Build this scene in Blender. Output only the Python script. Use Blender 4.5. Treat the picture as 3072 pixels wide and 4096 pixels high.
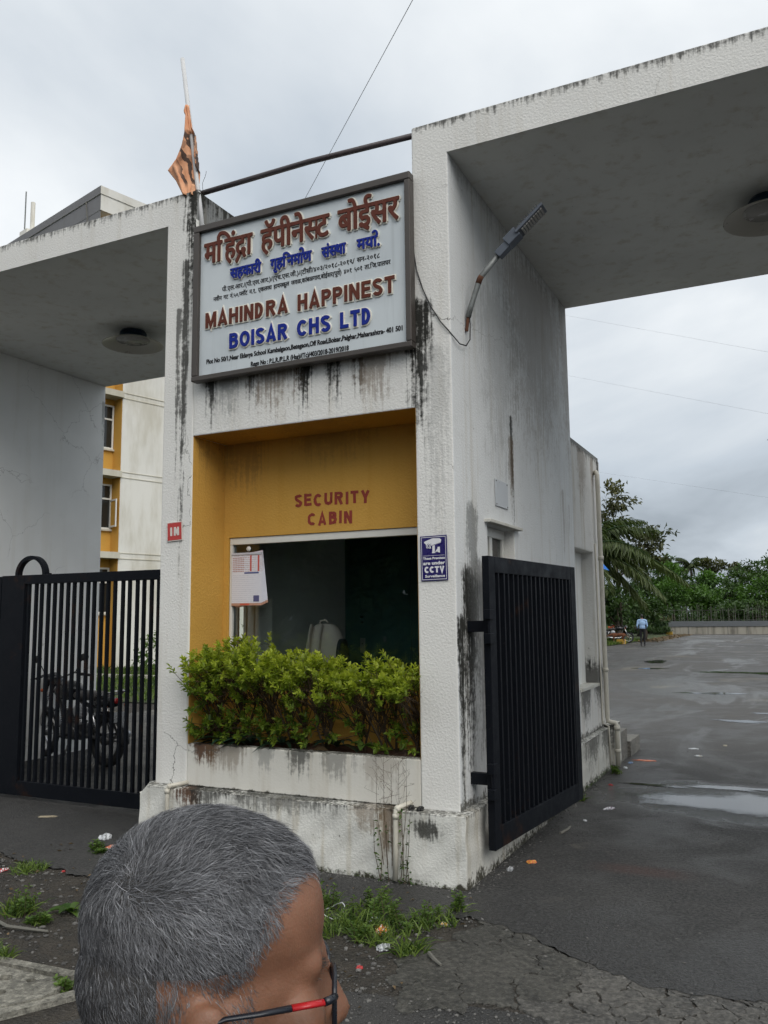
import bpy, bmesh, math, random
import numpy as np
from mathutils import Vector, Matrix
R = math.radians
for o in list(bpy.data.objects): bpy.data.objects.remove(o)
SC = bpy.context.scene
COL = SC.collection

# ------------------------------------------------------------------ camera
CAMP = (2.002, -5.21, 1.70)
YAW, PITCH, ROLL = R(25.875), R(7.117), R(-0.6)
fwd = Vector((-math.sin(YAW)*math.cos(PITCH), math.cos(YAW)*math.cos(PITCH), math.sin(PITCH)))
rgt = Vector((math.cos(YAW), math.sin(YAW), 0)); upv = rgt.cross(fwd)
r2 = rgt*math.cos(ROLL)+upv*math.sin(ROLL); u2 = -rgt*math.sin(ROLL)+upv*math.cos(ROLL)
cd = bpy.data.cameras.new('camera'); cam = bpy.data.objects.new('camera', cd); COL.objects.link(cam)
m3 = Matrix((r2, u2, -fwd)).transposed()
cam.matrix_world = Matrix.Translation(CAMP) @ m3.to_4x4()
cd.sensor_fit = 'VERTICAL'; cd.sensor_height = 36.0; cd.lens = 3348.26/4096*36.0
cd.clip_start = 0.05; cd.clip_end = 2000
SC.camera = cam

# ------------------------------------------------------------------ world: overcast monsoon sky
SUN_AZ, SUN_EL = R(130), R(44)      # azimuth from +Y clockwise: in front of and to the right of the gate
W = bpy.data.worlds.new('World'); SC.world = W; W.use_nodes = True
nt = W.node_tree; nt.nodes.clear()
def wn(t, **k):
    n = nt.nodes.new(t)
    for a, b in k.items(): setattr(n, a, b)
    return n
L = nt.links.new
sky = wn('ShaderNodeTexSky', sky_type='NISHITA', sun_disc=False, sun_elevation=SUN_EL, sun_rotation=SUN_AZ, dust_density=3.0, air_density=1.2)
tc = wn('ShaderNodeTexCoord'); sep = wn('ShaderNodeSeparateXYZ'); L(tc.outputs['Generated'], sep.inputs[0])
zc = wn('ShaderNodeMath', operation='MAXIMUM'); L(sep.outputs[2], zc.inputs[0]); zc.inputs[1].default_value = 0.0
za = wn('ShaderNodeMath', operation='ADD'); L(zc.outputs[0], za.inputs[0]); za.inputs[1].default_value = 0.34
cmb = wn('ShaderNodeCombineXYZ')
for i in (0, 1):
    d = wn('ShaderNodeMath', operation='DIVIDE'); L(sep.outputs[i], d.inputs[0]); L(za.outputs[0], d.inputs[1]); L(d.outputs[0], cmb.inputs[i])
n1 = wn('ShaderNodeTexNoise'); n1.inputs['Scale'].default_value = 1.15; n1.inputs['Detail'].default_value = 7; n1.inputs['Roughness'].default_value = 0.52
n1.inputs['Distortion'].default_value = 0.35
mp = wn('ShaderNodeMapping'); mp.inputs['Location'].default_value = (3.1, 0.4, 0.0); L(cmb.outputs[0], mp.inputs[0]); L(mp.outputs[0], n1.inputs['Vector'])
zr = wn('ShaderNodeMath', operation='MULTIPLY'); L(zc.outputs[0], zr.inputs[0]); zr.inputs[1].default_value = 0.46
sm = wn('ShaderNodeMath', operation='ADD'); L(n1.outputs['Fac'], sm.inputs[0]); L(zr.outputs[0], sm.inputs[1])
rp = wn('ShaderNodeValToRGB'); L(sm.outputs[0], rp.inputs[0])
e = rp.color_ramp.elements
e[0].position = 0.43; e[0].color = (.27, .31, .355, 1); e[1].position = 0.84; e[1].color = (.80, .83, .85, 1)
k = rp.color_ramp.elements.new(0.59); k.color = (.485, .54, .60, 1)
sk = wn('ShaderNodeMixRGB', blend_type='MULTIPLY'); sk.inputs[0].default_value = 1; L(sky.outputs[0], sk.inputs[1]); sk.inputs[2].default_value = (.08, .08, .08, 1)
mx = wn('ShaderNodeMixRGB'); mx.inputs[0].default_value = 0.94; L(sk.outputs[0], mx.inputs[1]); L(rp.outputs[0], mx.inputs[2])
bg = wn('ShaderNodeBackground'); bg.inputs['Strength'].default_value = 1.0; L(mx.outputs[0], bg.inputs[0])
wo = wn('ShaderNodeOutputWorld'); L(bg.outputs[0], wo.inputs[0])

# the sun behind the cloud: very soft
sd = bpy.data.lights.new('sun', 'SUN'); sd.energy = 1.5; sd.angle = R(50); sd.color = (1.0, .965, .91)
so = bpy.data.objects.new('sun', sd); COL.objects.link(so)
sdir = Vector((math.sin(SUN_AZ)*math.cos(SUN_EL), math.cos(SUN_AZ)*math.cos(SUN_EL), math.sin(SUN_EL)))
so.rotation_euler = sdir.to_track_quat('Z', 'Y').to_euler(); so.location = sdir*40

SC.view_settings.view_transform = 'Standard'; SC.view_settings.look = 'None'
SC.view_settings.exposure = 0.28; SC.view_settings.gamma = 1.0; SC.view_settings.use_curve_mapping = False
SC.render.engine = 'CYCLES'
SC.cycles.use_denoising = True
SC.cycles.use_adaptive_sampling = True; SC.cycles.adaptive_threshold = .03
SC.cycles.max_bounces = 6; SC.cycles.diffuse_bounces = 3; SC.cycles.glossy_bounces = 3; SC.cycles.transparent_max_bounces = 12
SC.cycles.caustics_reflective = False; SC.cycles.caustics_refractive = False

# ------------------------------------------------------------------ helpers
def tag(o, label=None, cat=None, group=None, kind=None):
    if label: o['label'] = label
    if cat: o['category'] = cat
    if group: o['group'] = group
    if kind: o['kind'] = kind
    return o
def thing(name, label, cat, loc=(0, 0, 0), rz=0.0, group=None):
    o = bpy.data.objects.new(name, None); COL.objects.link(o); o.location = loc; o.rotation_euler = (0, 0, rz)
    o.empty_display_size = .1
    return tag(o, label, cat, group)
def link(name, me, mat=None, parent=None, smooth=False):
    o = bpy.data.objects.new(name, me); COL.objects.link(o)
    if mat is not None and not me.materials: me.materials.append(mat)
    if parent is not None: o.parent = parent
    if smooth:
        me.polygons.foreach_set('use_smooth', [True]*len(me.polygons)); me.update()
    return o
def copy_tree(o, parent=None):
    c = o.copy(); COL.objects.link(c); c.parent = parent
    for ch in o.children: copy_tree(ch, c)
    return c
def bevel_where(o, w, seg, pred):
    b = bmesh.new(); b.from_mesh(o.data)
    es = [e for e in b.edges if len(e.link_faces) == 2 and e.calc_face_angle(0) > .6 and pred((e.verts[0].co+e.verts[1].co)/2)]
    bmesh.ops.bevel(b, geom=es, offset=w, segments=seg, affect='EDGES', profile=.5, clamp_overlap=True); b.to_mesh(o.data); b.free(); return o
def bevel(o, w=.008, seg=2, ang=40):
    m = o.modifiers.new('bevel', 'BEVEL'); m.width = w; m.segments = seg; m.limit_method = 'ANGLE'; m.angle_limit = R(ang)
    return o

class MB:
    """collects simple shapes and links them as one mesh object"""
    def __init__(s): s.v = []; s.f = []; s.mi = []; s.cur = 0
    def add(s, vs, fs):
        b = len(s.v); s.v += [tuple(p) for p in vs]; s.f += [tuple(b+i for i in f) for f in fs]; s.mi += [s.cur]*len(fs); return s
    def box(s, x0, x1, y0, y1, z0, z1, M=None):
        vs = [(x0,y0,z0),(x1,y0,z0),(x1,y1,z0),(x0,y1,z0),(x0,y0,z1),(x1,y0,z1),(x1,y1,z1),(x0,y1,z1)]
        if M is not None: vs = [M @ Vector(p) for p in vs]
        return s.add(vs, [(0,3,2,1),(4,5,6,7),(0,1,5,4),(1,2,6,5),(2,3,7,6),(3,0,4,7)])
    def tube(s, pts, r, n=8, cap=True, flat=1.0):
        pts = [Vector(p) for p in pts]; k = len(pts)
        rs = r if isinstance(r, (list, tuple)) else [r]*k
        vs = []; fs = []; ref = None
        for i, p in enumerate(pts):
            t = (pts[min(i+1, k-1)]-pts[max(i-1, 0)])
            if t.length < 1e-9: t = Vector((0, 0, 1))
            t.normalize()
            if ref is None:
                ref = Vector((0, 0, 1)) if abs(t.z) < .9 else Vector((1, 0, 0))
            a = t.cross(ref)
            if a.length < 1e-4: a = t.cross(Vector((0, 1, 0)))
            a.normalize(); b = a.cross(t).normalized(); ref = b
            for j in range(n):
                q = 2*math.pi*j/n
                vs.append(p+(a*math.cos(q)+b*math.sin(q)*flat)*rs[i])
        for i in range(k-1):
            for j in range(n):
                fs.append((i*n+j, i*n+(j+1) % n, (i+1)*n+(j+1) % n, (i+1)*n+j))
        if cap: fs.append(tuple(range(n-1, -1, -1))); fs.append(tuple((k-1)*n+j for j in range(n)))
        return s.add(vs, fs)
    def lathe(s, prof, n=24, c=(0, 0, 0), M=None, closed=False):
        vs = []; fs = []
        for r, z in prof:
            for j in range(n):
                a = 2*math.pi*j/n; p = Vector((c[0]+r*math.cos(a), c[1]+r*math.sin(a), c[2]+z))
                vs.append(M @ p if M is not None else p)
        for i in range(len(prof)-1):
            for j in range(n): fs.append((i*n+j, i*n+(j+1) % n, (i+1)*n+(j+1) % n, (i+1)*n+j))
        return s.add(vs, fs)
    def prism(s, poly, y0, y1, M=None):
        """polygon in (x,z) extruded along y"""
        n = len(poly); vs = [Vector((x, y0, z)) for x, z in poly]+[Vector((x, y1, z)) for x, z in poly]
        if M is not None: vs = [M @ p for p in vs]
        return s.add(vs, [tuple(range(n)), tuple(range(2*n-1, n-1, -1))]+[(i, (i+1) % n, n+(i+1) % n, n+i) for i in range(n)])
    def mesh(s, name):
        me = bpy.data.meshes.new(name); me.from_pydata(s.v, [], s.f)
        if any(s.mi): me.polygons.foreach_set('material_index', s.mi)
        me.update(); return me
    def build(s, name, mat, parent=None, smooth=False, fix=False):
        me = s.mesh(name)
        if fix:
            b = bmesh.new(); b.from_mesh(me); bmesh.ops.recalc_face_normals(b, faces=b.faces); b.to_mesh(me); b.free()
        for m in (mat if isinstance(mat, (list, tuple)) else [mat]): me.materials.append(m)
        return link(name, me, None, parent, smooth)

def cells(us, zs, hole, mapf, t0, t1):
    """wall of grid cells with openings; mapf(u,t,z)->xyz"""
    mb = MB(); nu, nz = len(us)-1, len(zs)-1
    S = lambda i, j: 0 <= i < nu and 0 <= j < nz and not hole((us[i]+us[i+1])/2, (zs[j]+zs[j+1])/2)
    q = lambda a: mb.add([mapf(*p) for p in a], [(0, 1, 2, 3)])
    for i in range(nu):
        for j in range(nz):
            if not S(i, j): continue
            a, b, c, d = us[i], us[i+1], zs[j], zs[j+1]
            q([(a,t0,c),(b,t0,c),(b,t0,d),(a,t0,d)]); q([(a,t1,c),(a,t1,d),(b,t1,d),(b,t1,c)])
            if not S(i-1, j): q([(a,t0,c),(a,t0,d),(a,t1,d),(a,t1,c)])
            if not S(i+1, j): q([(b,t0,c),(b,t1,c),(b,t1,d),(b,t0,d)])
            if not S(i, j-1): q([(a,t0,c),(a,t1,c),(b,t1,c),(b,t0,c)])
            if not S(i, j+1): q([(a,t0,d),(b,t0,d),(b,t1,d),(a,t1,d)])
    return mb
def weld(o):
    b = bmesh.new(); b.from_mesh(o.data); bmesh.ops.remove_doubles(b, verts=b.verts, dist=1e-5)
    bmesh.ops.recalc_face_normals(b, faces=b.faces); b.to_mesh(o.data); b.free(); return o

# ------------------------------------------------------------------ materials
class H:
    """small node-graph writer"""
    def __init__(s, name):
        s.m = bpy.data.materials.new(name); s.m.use_nodes = True; s.t = s.m.node_tree; s.t.nodes.clear()
        s.out = s.t.nodes.new('ShaderNodeOutputMaterial'); s._pos = None; s._xyz = None
    def n(s, t, **k):
        x = s.t.nodes.new(t)
        for a, b in k.items(): setattr(x, a, b)
        return x
    def put(s, sock, v):
        if isinstance(v, bpy.types.NodeSocket): s.t.links.new(v, sock)
        elif isinstance(v, (tuple, list)) and len(v) == 3 and len(sock.default_value) == 4: sock.default_value = (*v, 1)
        else: sock.default_value = v
    def math(s, op, a, b=None, c=None, clamp=False):
        x = s.n('ShaderNodeMath', operation=op, use_clamp=clamp); s.put(x.inputs[0], a)
        if b is not None: s.put(x.inputs[1], b)
        if c is not None: s.put(x.inputs[2], c)
        return x.outputs[0]
    def add(s, a, b): return s.math('ADD', a, b)
    def mul(s, a, b): return s.math('MULTIPLY', a, b)
    def sub(s, a, b): return s.math('SUBTRACT', a, b)
    def pos(s):
        if s._pos is None: s._pos = s.n('ShaderNodeNewGeometry').outputs['Position']
        return s._pos
    def obj(s): return s.n('ShaderNodeTexCoord').outputs['Object']
    def xyz(s):
        if s._xyz is None:
            x = s.n('ShaderNodeSeparateXYZ'); s.put(x.inputs[0], s.pos()); s._xyz = tuple(x.outputs)
        return s._xyz
    def map(s, vec, scale=(1, 1, 1), loc=(0, 0, 0), rot=(0, 0, 0)):
        x = s.n('ShaderNodeMapping'); s.put(x.inputs[0], vec); x.inputs['Scale'].default_value = scale; x.inputs['Location'].default_value = loc; x.inputs['Rotation'].default_value = rot
        return x.outputs[0]
    def noise(s, scale, detail=4, rough=.55, vec=None, dist=0, color=False):
        x = s.n('ShaderNodeTexNoise'); s.put(x.inputs['Vector'], vec if vec is not None else s.pos())
        x.inputs['Scale'].default_value = scale; x.inputs['Detail'].default_value = detail; x.inputs['Roughness'].default_value = rough; x.inputs['Distortion'].default_value = dist
        return x.outputs['Color' if color else 'Fac']
    def vor(s, scale, vec=None, feature='F1', out='Distance', rand=1.0):
        x = s.n('ShaderNodeTexVoronoi', feature=feature); s.put(x.inputs['Vector'], vec if vec is not None else s.pos())
        x.inputs['Scale'].default_value = scale; x.inputs['Randomness'].default_value = rand
        return x.outputs[out]
    def ramp(s, fac, a, b, lo=0.0, hi=1.0, smooth=True):
        x = s.n('ShaderNodeMapRange', interpolation_type='SMOOTHSTEP' if smooth else 'LINEAR'); s.put(x.inputs[0], fac)
        for i, v in zip((1, 2, 3, 4), (a, b, lo, hi)): x.inputs[i].default_value = v
        return x.outputs[0]
    def mix(s, fac, a, b, mode='MIX'):
        x = s.n('ShaderNodeMixRGB', blend_type=mode); s.put(x.inputs[0], fac); s.put(x.inputs[1], a); s.put(x.inputs[2], b); return x.outputs[0]
    def bump(s, h, strength=.5, dist=.01, normal=None):
        x = s.n('ShaderNodeBump'); x.inputs['Strength'].default_value = strength; x.inputs['Distance'].default_value = dist; s.put(x.inputs['Height'], h)
        if normal is not None: s.put(x.inputs['Normal'], normal)
        return x.outputs[0]
    def bsdf(s, color, rough=.8, normal=None, **k):
        x = s.n('ShaderNodeBsdfPrincipled'); s.put(x.inputs['Base Color'], color); s.put(x.inputs['Roughness'], rough)
        if normal is not None: s.put(x.inputs['Normal'], normal)
        for a, b in k.items(): s.put(x.inputs[a.replace('_', ' ')], b)
        return x.outputs[0]
    def done(s, sh):
        s.t.links.new(sh, s.out.inputs['Surface']); return s.m

def simple(name, col, rough=.6, var=.15, scale=20, bump=0.0, metallic=0.0, spec=.5, obj=False, bscale=None):
    h = H(name); v = h.obj() if obj else h.pos()
    nz = h.noise(scale, 4, .6, v)
    c = h.mix(1.0, col, h.mix(nz, (1-var,)*3, (1+var,)*3), 'MULTIPLY')
    nrm = h.bump(h.noise(bscale or scale*3, 3, .6, v), bump, .004) if bump else None
    return h.done(h.bsdf(c, h.ramp(nz, .2, .8, max(rough-.1, .02), min(rough+.1, 1)), nrm, Metallic=metallic, Specular_IOR_Level=spec))

def plaster(name, base, uaxis=0, stains=(), stucco=1.0, grime=.35, edge=None, cracks=.0, foot=None, tint=(.30, .27, .22), bscale=78, extra=None):
    """painted exterior render. stains: (u, halfwidth, z_top, z_bottom, strength[, colour index])"""
    h = H(name); x, y, z = h.xyz(); u = (x, y)[uaxis]
    vstr = h.map(h.pos(), (9, 9, .55))
    streak = h.noise(1.0, 3, .62, vstr); fine = h.noise(30, 3, .68); big = h.noise(1.3, 2, .55)
    med = h.noise(7, 3, .6); vf = h.noise(1.0, 2, .6, h.map(h.pos(), (46, 46, 2.2)))
    col = h.mix(h.ramp(big, .3, .7), tuple(c*.93 for c in base), base)
    col = h.mix(h.mul(h.ramp(streak, .50, .78), grime), col, tuple(base[i]*tint[i]*2.1 for i in range(3)))
    col = h.mix(h.mul(h.ramp(med, .52, .8), grime*.45), col, tuple(base[i]*(.62, .60, .54)[i] for i in range(3)))
    dark = (.030, .030, .026); brown = (.16, .10, .05); rust = (.10, .045, .022); grey = (.17, .175, .17)
    uw = h.add(u, h.mul(h.sub(streak, .5), .10)); brk = h.add(h.add(h.mul(vf, .75), h.mul(fine, .55)), h.mul(med, .45))
    for st in stains:
        uc, hw, zt, zb, sg = st[:5]; ci = (dark, brown, rust, grey)[st[5] if len(st) > 5 else 0]
        a = h.ramp(h.math('ABSOLUTE', h.sub(uw, uc)), 0, hw*1.35, 1, 0)
        b = h.ramp(z, zb, zt, 0, 1, False); c = h.ramp(z, zt, zt+.02+min(.5, hw*.9), 1, 0)
        m0 = h.mul(h.mul(a, b), c)
        msk = h.mul(h.ramp(h.add(m0, h.mul(h.sub(brk, .88), 1.9)), .16, .72), h.ramp(m0, .03, .38))
        col = h.mix(h.mul(msk, sg), col, ci)
    if edge:       # mould hanging from a top edge: (z_edge, depth, strength)
        for ze, dep, sg in edge:
            b = h.mul(h.ramp(z, ze-dep, ze, 0, 1, False), h.ramp(z, ze+.01, ze+.02, 1, 0)); msk = h.mul(h.ramp(h.add(b, h.mul(h.sub(brk, .88), 1.9)), .45, 1.05), h.ramp(b, 0, .2))
            col = h.mix(h.mul(msk, sg), col, dark)
    if foot:       # damp and moss rising from the ground: (z, height, strength)
        for zf, hh, sg in foot:
            b = h.ramp(z, zf, zf+hh, 1, 0); msk = h.ramp(h.add(b, h.mul(h.sub(h.add(h.mul(med, .6), h.mul(fine, .6)), .62), 2.2)), .55, 1.0)
            col = h.mix(h.mul(msk, sg), col, (.055, .052, .038))
    spots = h.vor(22, h.map(h.pos(), (1, 1, .55))); sp = h.mul(h.ramp(spots, .05, .11, 1, 0), h.ramp(med, .52, .66))
    col = h.mix(h.mul(sp, grime*1.3), col, (.05, .048, .04))
    if cracks:
        wv = h.n('ShaderNodeVectorMath', operation='ADD'); h.put(wv.inputs[0], h.pos())
        sc = h.n('ShaderNodeVectorMath', operation='SCALE'); h.put(sc.inputs[0], h.noise(5, 4, .6, color=True)); sc.inputs['Scale'].default_value = .22; h.put(wv.inputs[1], sc.outputs[0])
        ck = h.vor(1.15, wv.outputs[0], 'DISTANCE_TO_EDGE'); ck = h.mul(h.ramp(ck, .0, .006, 1, 0), h.ramp(h.noise(.9, 2, .5), .5, .58))
        col = h.mix(h.mul(ck, cracks), col, (.10, .095, .085))
    if extra: col = extra(h, col, u, z, streak, fine)
    hgt = h.add(h.noise(bscale*.8, 2, .55), h.mul(h.noise(3, 1, .5), .2))
    nrm = h.bump(hgt, min(1, .70*stucco), .0058*stucco)
    return h.done(h.bsdf(col, .88, nrm, Specular_IOR_Level=.25))

WHITE = (.77, .76, .725)
M = {}
M['front'] = plaster('plaster_front', WHITE, 0, stains=[(-2.04, .07, 3.66, 3.05, .95), (-1.88, .16, 3.70, 3.0, .5, 3), (-1.65, .07, 3.66, 3.1, .8), (-1.19, .12, 3.95, 3.00, 1.0), (-1.16, .06, 3.9, 2.95, 1.0), (-.93, .10, 3.80, 3.02, .95), (-.72, .08, 3.70, 3.1, .7), (-1.45, .30, 3.75, 3.0, .65, 1), (-.6, .25, 3.75, 3.0, .55, 1), (-.25, .14, 3.85, 2.6, 1.0), (-.12, .12, 3.5, 1.6, .30, 3), (-2.235, .085, 5.6, 3.5, 1.0), (-2.265, .12, 5.9, 3.8, 1.0), (-2.31, .045, 4.6, 1.4, .9), (-2.37, .03, 4.2, 2.4, .8)],
    edge=[(5.22, .13, .85)], cracks=.9, grime=.30)
M['wall_side'] = plaster('plaster_side', (.73, .745, .745), 1, stains=[(.24, .16, 1.95, .10, 1.0), (.08, .10, 1.65, .0, 1.0), (.34, .16, 2.4, .2, .75, 3), (.5, .2, 2.0, .2, .6, 3), (1.33, .05, 3.3, 2.0, 1.0), (1.30, .10, 3.1, 2.3, .55, 1), (3.0, .05, 2.9, 1.9, .35, 1), (3.25, .03, 2.8, 2.3, .3, 1), (4.75, .06, 3.5, 2.7, 1.0), (4.35, .3, 1.0, .45, .75), (2.2, 1.3, 4.6, 2.4, .34, 1), (1.1, .7, 4.0, 2.2, .28, 3), (3.3, .25, 4.9, 2.5, .35, 1)],
    edge=[(4.99, .35, .3)], cracks=.35, grime=.5, foot=[(.45, .14, .85)])
M['wall_rear'] = plaster('plaster_rear', (.70, .69, .66), 1, stains=[(4.75, .07, 3.55, 2.6, 1.0), (4.45, .1, 3.5, 2.9, .5, 1), (3.9, .3, 3.5, 2.6, .45, 1), (4.35, .35, 1.0, .45, .8), (3.7, .3, .9, .45, .8), (4.28, .06, 1.15, .95, 1.0)], edge=[(3.53, .14, 1.0)], grime=.7, foot=[(.45, .14, .85)])
M['wall_inner'] = plaster('plaster_inner', (.84, .845, .83), 1, stains=[(3.40, .05, 4.7, 3.9, .5)], cracks=.35, grime=.14, stucco=.35)
M['plinth'] = plaster('plaster_plinth', (.70, .695, .65), 0, stains=[(-.62, .16, .47, .20, .55, 1), (-2.12, .16, .46, .22, .95, 2), (-1.95, .2, .46, .25, .8), (-.20, .12, .33, .24, .9), (-.45, .12, .45, .0, .75, 1), (-1.3, .6, .46, .3, .6)],
    edge=[(.455, .05, .8)], foot=[(-.02, .12, 1.0)], cracks=.5, grime=.8)
M['plinth_side'] = plaster('plaster_plinth_side', (.62, .61, .56), 1, stains=[(3.6, .5, .46, .0, .7), (2.5, .4, .4, 0, .7), (1.6, .5, .4, 0, .7), (.6, .3, .4, 0, .7), (4.3, .3, .46, 0, .7)], edge=[(.46, .08, .8)], foot=[(-.02, .22, 1.0)], grime=1.0)
M['planter'] = plaster('plaster_planter', (.71, .69, .63), 0, stains=[(-2.05, .18, .77, .56, .95, 2), (-1.85, .25, .77, .5, .5, 1), (-1.22, .13, .74, .5, .75), (-.9, .16, .74, .5, .5), (-.55, .2, .74, .45, .3, 1), (-1.5, .1, .76, .52, .5, 3)],
    edge=[(.765, .025, .85)], foot=[(.44, .05, .9)], cracks=.8, grime=.45, stucco=.6)
M['yellow'] = plaster('plaster_yellow', (.62, .35, .075), 0, stains=[(-2.0, .3, 3.3, 2.5, .35, 1), (-1.2, .5, 3.3, 2.7, .25, 1)], grime=.35, stucco=1.0, tint=(.40, .38, .3))
M['soffit'] = plaster('plaster_soffit', (.80, .81, .78), 0, grime=.5, stucco=.18)
M['darktop'] = plaster('plaster_mouldy', (.24, .245, .24), 1, edge=[(5.22, .35, 1.0)], grime=.9)
M['interior'] = simple('interior_wall', (.78, .78, .74), .8, .1, 6, .1)
# ------------------------------------------------------------------ ground
rng = random.Random(7)
def sheet(name, poly, z, mat, sub=None, parent=None):
    me = bpy.data.meshes.new(name); me.from_pydata([(x, y, z) for x, y in poly], [], [tuple(range(len(poly)))]); me.update()
    if me.polygons[0].normal.z < 0: me.flip_normals()
    return link(name, me, mat, parent)
def earth_mat():
    h = H('earth'); a = h.noise(6, 6, .65); b = h.noise(45, 4, .7); v = h.vor(70)
    c = h.mix(h.ramp(a, .35, .65), (.030, .027, .023), (.060, .052, .042)); c = h.mix(h.ramp(b, .55, .75), c, (.10, .092, .08))
    c = h.mix(h.mul(h.ramp(v, .0, .12, 1, 0), .5), c, (.16, .155, .145))
    return h.done(h.bsdf(c, h.ramp(a, .35, .6, .55, .9), h.bump(h.add(h.mul(b, .6), h.mul(v, .8)), .9, .02), Specular_IOR_Level=.35))
M['earth'] = earth_mat()
def asphalt_mat():
    h = H('asphalt'); x, y, z = h.xyz(); big = h.noise(.35, 3, .6); med = h.noise(1.6, 4, .62, dist=.4); fine = h.noise(90, 2, .7); agg = h.vor(120)
    flat = h.noise(.55, 3, .6, h.map(h.pos(), (1.0, .8, 1)), .6)
    c = h.mix(h.ramp(med, .3, .7), (.028, .0275, .027), (.058, .056, .053))
    c = h.mix(h.mul(h.ramp(agg, .0, .25, 1, 0), .35), c, (.10, .097, .092)); sp2 = h.noise(42, 3, .8); c = h.mix(h.mul(h.ramp(sp2, .50, .62), .6), c, (.085, .083, .079)); c = h.mix(h.mul(h.ramp(sp2, .50, .38), .7), c, (.010, .010, .010))
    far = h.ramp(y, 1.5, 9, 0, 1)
    c = h.mix(h.mul(far, .6), c, (.10, .096, .09))  # paler with distance: sky sheen worked into the colour
    # dry silty patches left where puddles evaporated
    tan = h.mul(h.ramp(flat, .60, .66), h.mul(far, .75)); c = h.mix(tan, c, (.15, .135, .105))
    silt = h.mul(h.ramp(h.noise(2.6, 3, .65, dist=.8), .62, .72), h.ramp(y, -.4, 2.0, .15, .6)); c = h.mix(silt, c, (.11, .10, .085))
    red = h.mul(h.mul(h.ramp(h.math('ABSOLUTE', h.sub(x, .98)), .1, .42, 1, 0), h.ramp(h.math('ABSOLUTE', h.sub(y, .78)), .03, .16, 1, 0)), h.ramp(fine, .35, .6))
    c = h.mix(h.mul(red, .5), c, (.10, .035, .025))
    wet = h.ramp(h.add(h.mul(big, .55), h.mul(med, .5)), .46, .60)
    wet2 = h.ramp(h.noise(.42, 4, .66, h.map(h.pos(), (1, .35, 1), (4, 2, 0)), 1.0), .50, .62)
    wfar = h.mul(wet2, h.ramp(y, 2.5, 10, 0, 1))
    # damp rim round the near puddle
    dx = h.math('DIVIDE', h.sub(x, 1.5), 1.45); dy = h.math('DIVIDE', h.sub(y, 3.25), .82)
    rr = h.add(h.math('SQRT', h.add(h.mul(dx, dx), h.mul(dy, dy))), h.mul(h.sub(med, .5), 1.3))
    rim = h.ramp(rr, .75, 1.15, 1, 0)
    ro = h.mix(wet, (.78,)*3, (.50,)*3); ro = h.mix(wfar, ro, (.28,)*3); ro = h.mix(rim, ro, (.16,)*3)
    c = h.mix(h.mul(wet, .35), c, (.016, .016, .016))
    nb = h.add(h.mul(h.noise(55, 2, .8), 1.2), h.mul(h.noise(11, 2, .6), .6))
    bs = h.bump(nb, 1.0, .012)
    return h.done(h.bsdf(c, ro, bs, Specular_IOR_Level=.5))
M['asphalt'] = asphalt_mat()
g = sheet('ground', [(-300, -200), (300, -200), (300, 400), (-300, 400)], -.012, M['earth']); tag(g, kind='structure')
edge = [(-9, -.82)]
xx = -8.6
while xx < .1: edge.append((xx, -.72+.10*math.sin(xx*3.1)+rng.uniform(-.05, .05))); xx += .22
edge += [(.22, -.50), (.45, -.56), (.62, -.64), (.81, -.76), (1.05, -.90), (1.30, -1.01), (1.55, -.99), (1.8, -.96), (2.3, -1.15), (3.2, -1.3), (5, -1.4), (16, -1.6)]
ed2 = []
for (xa, ya), (xb, yb) in zip(edge, edge[1:]):
    k_ = max(1, int(math.hypot(xb-xa, yb-ya)/.035)) if xb < 3.3 else 1
    ed2 += [(xa+(xb-xa)*i/k_+rng.uniform(-.008, .008), ya+(yb-ya)*i/k_+rng.uniform(-.016, .016)+.012*math.sin((xa+(xb-xa)*i/k_)*33)) for i in range(k_)]
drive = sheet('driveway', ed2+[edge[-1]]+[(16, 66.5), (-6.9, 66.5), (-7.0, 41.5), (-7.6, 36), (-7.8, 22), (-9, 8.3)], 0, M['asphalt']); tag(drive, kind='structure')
# old road in front, lower, coarse
def road_mat():
    h = H('old_road'); a = h.noise(1.2, 6, .6); b = h.noise(60, 4, .7); v = h.vor(85)
    c = h.mix(h.ramp(a, .35, .65), (.030, .030, .030), (.055, .053, .050)); c = h.mix(h.mul(h.ramp(v, 0, .3, 1, 0), .5), c, (.15, .145, .14))
    return h.done(h.bsdf(c, h.ramp(a, .4, .6, .5, .85), h.bump(h.add(b, v), .9, .012)))
M['road'] = road_mat()
rd = sheet('road', [(-40, -3.2), (-3, -3.0), (-1.2, -2.75), (-.6, -1.95), (.0, -1.62), (.6, -1.52), (1.2, -1.45), (3, -1.35), (40, -1.7), (40, -12), (-40, -12)], -.0075, M['road']); tag(rd, kind='structure')
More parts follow.
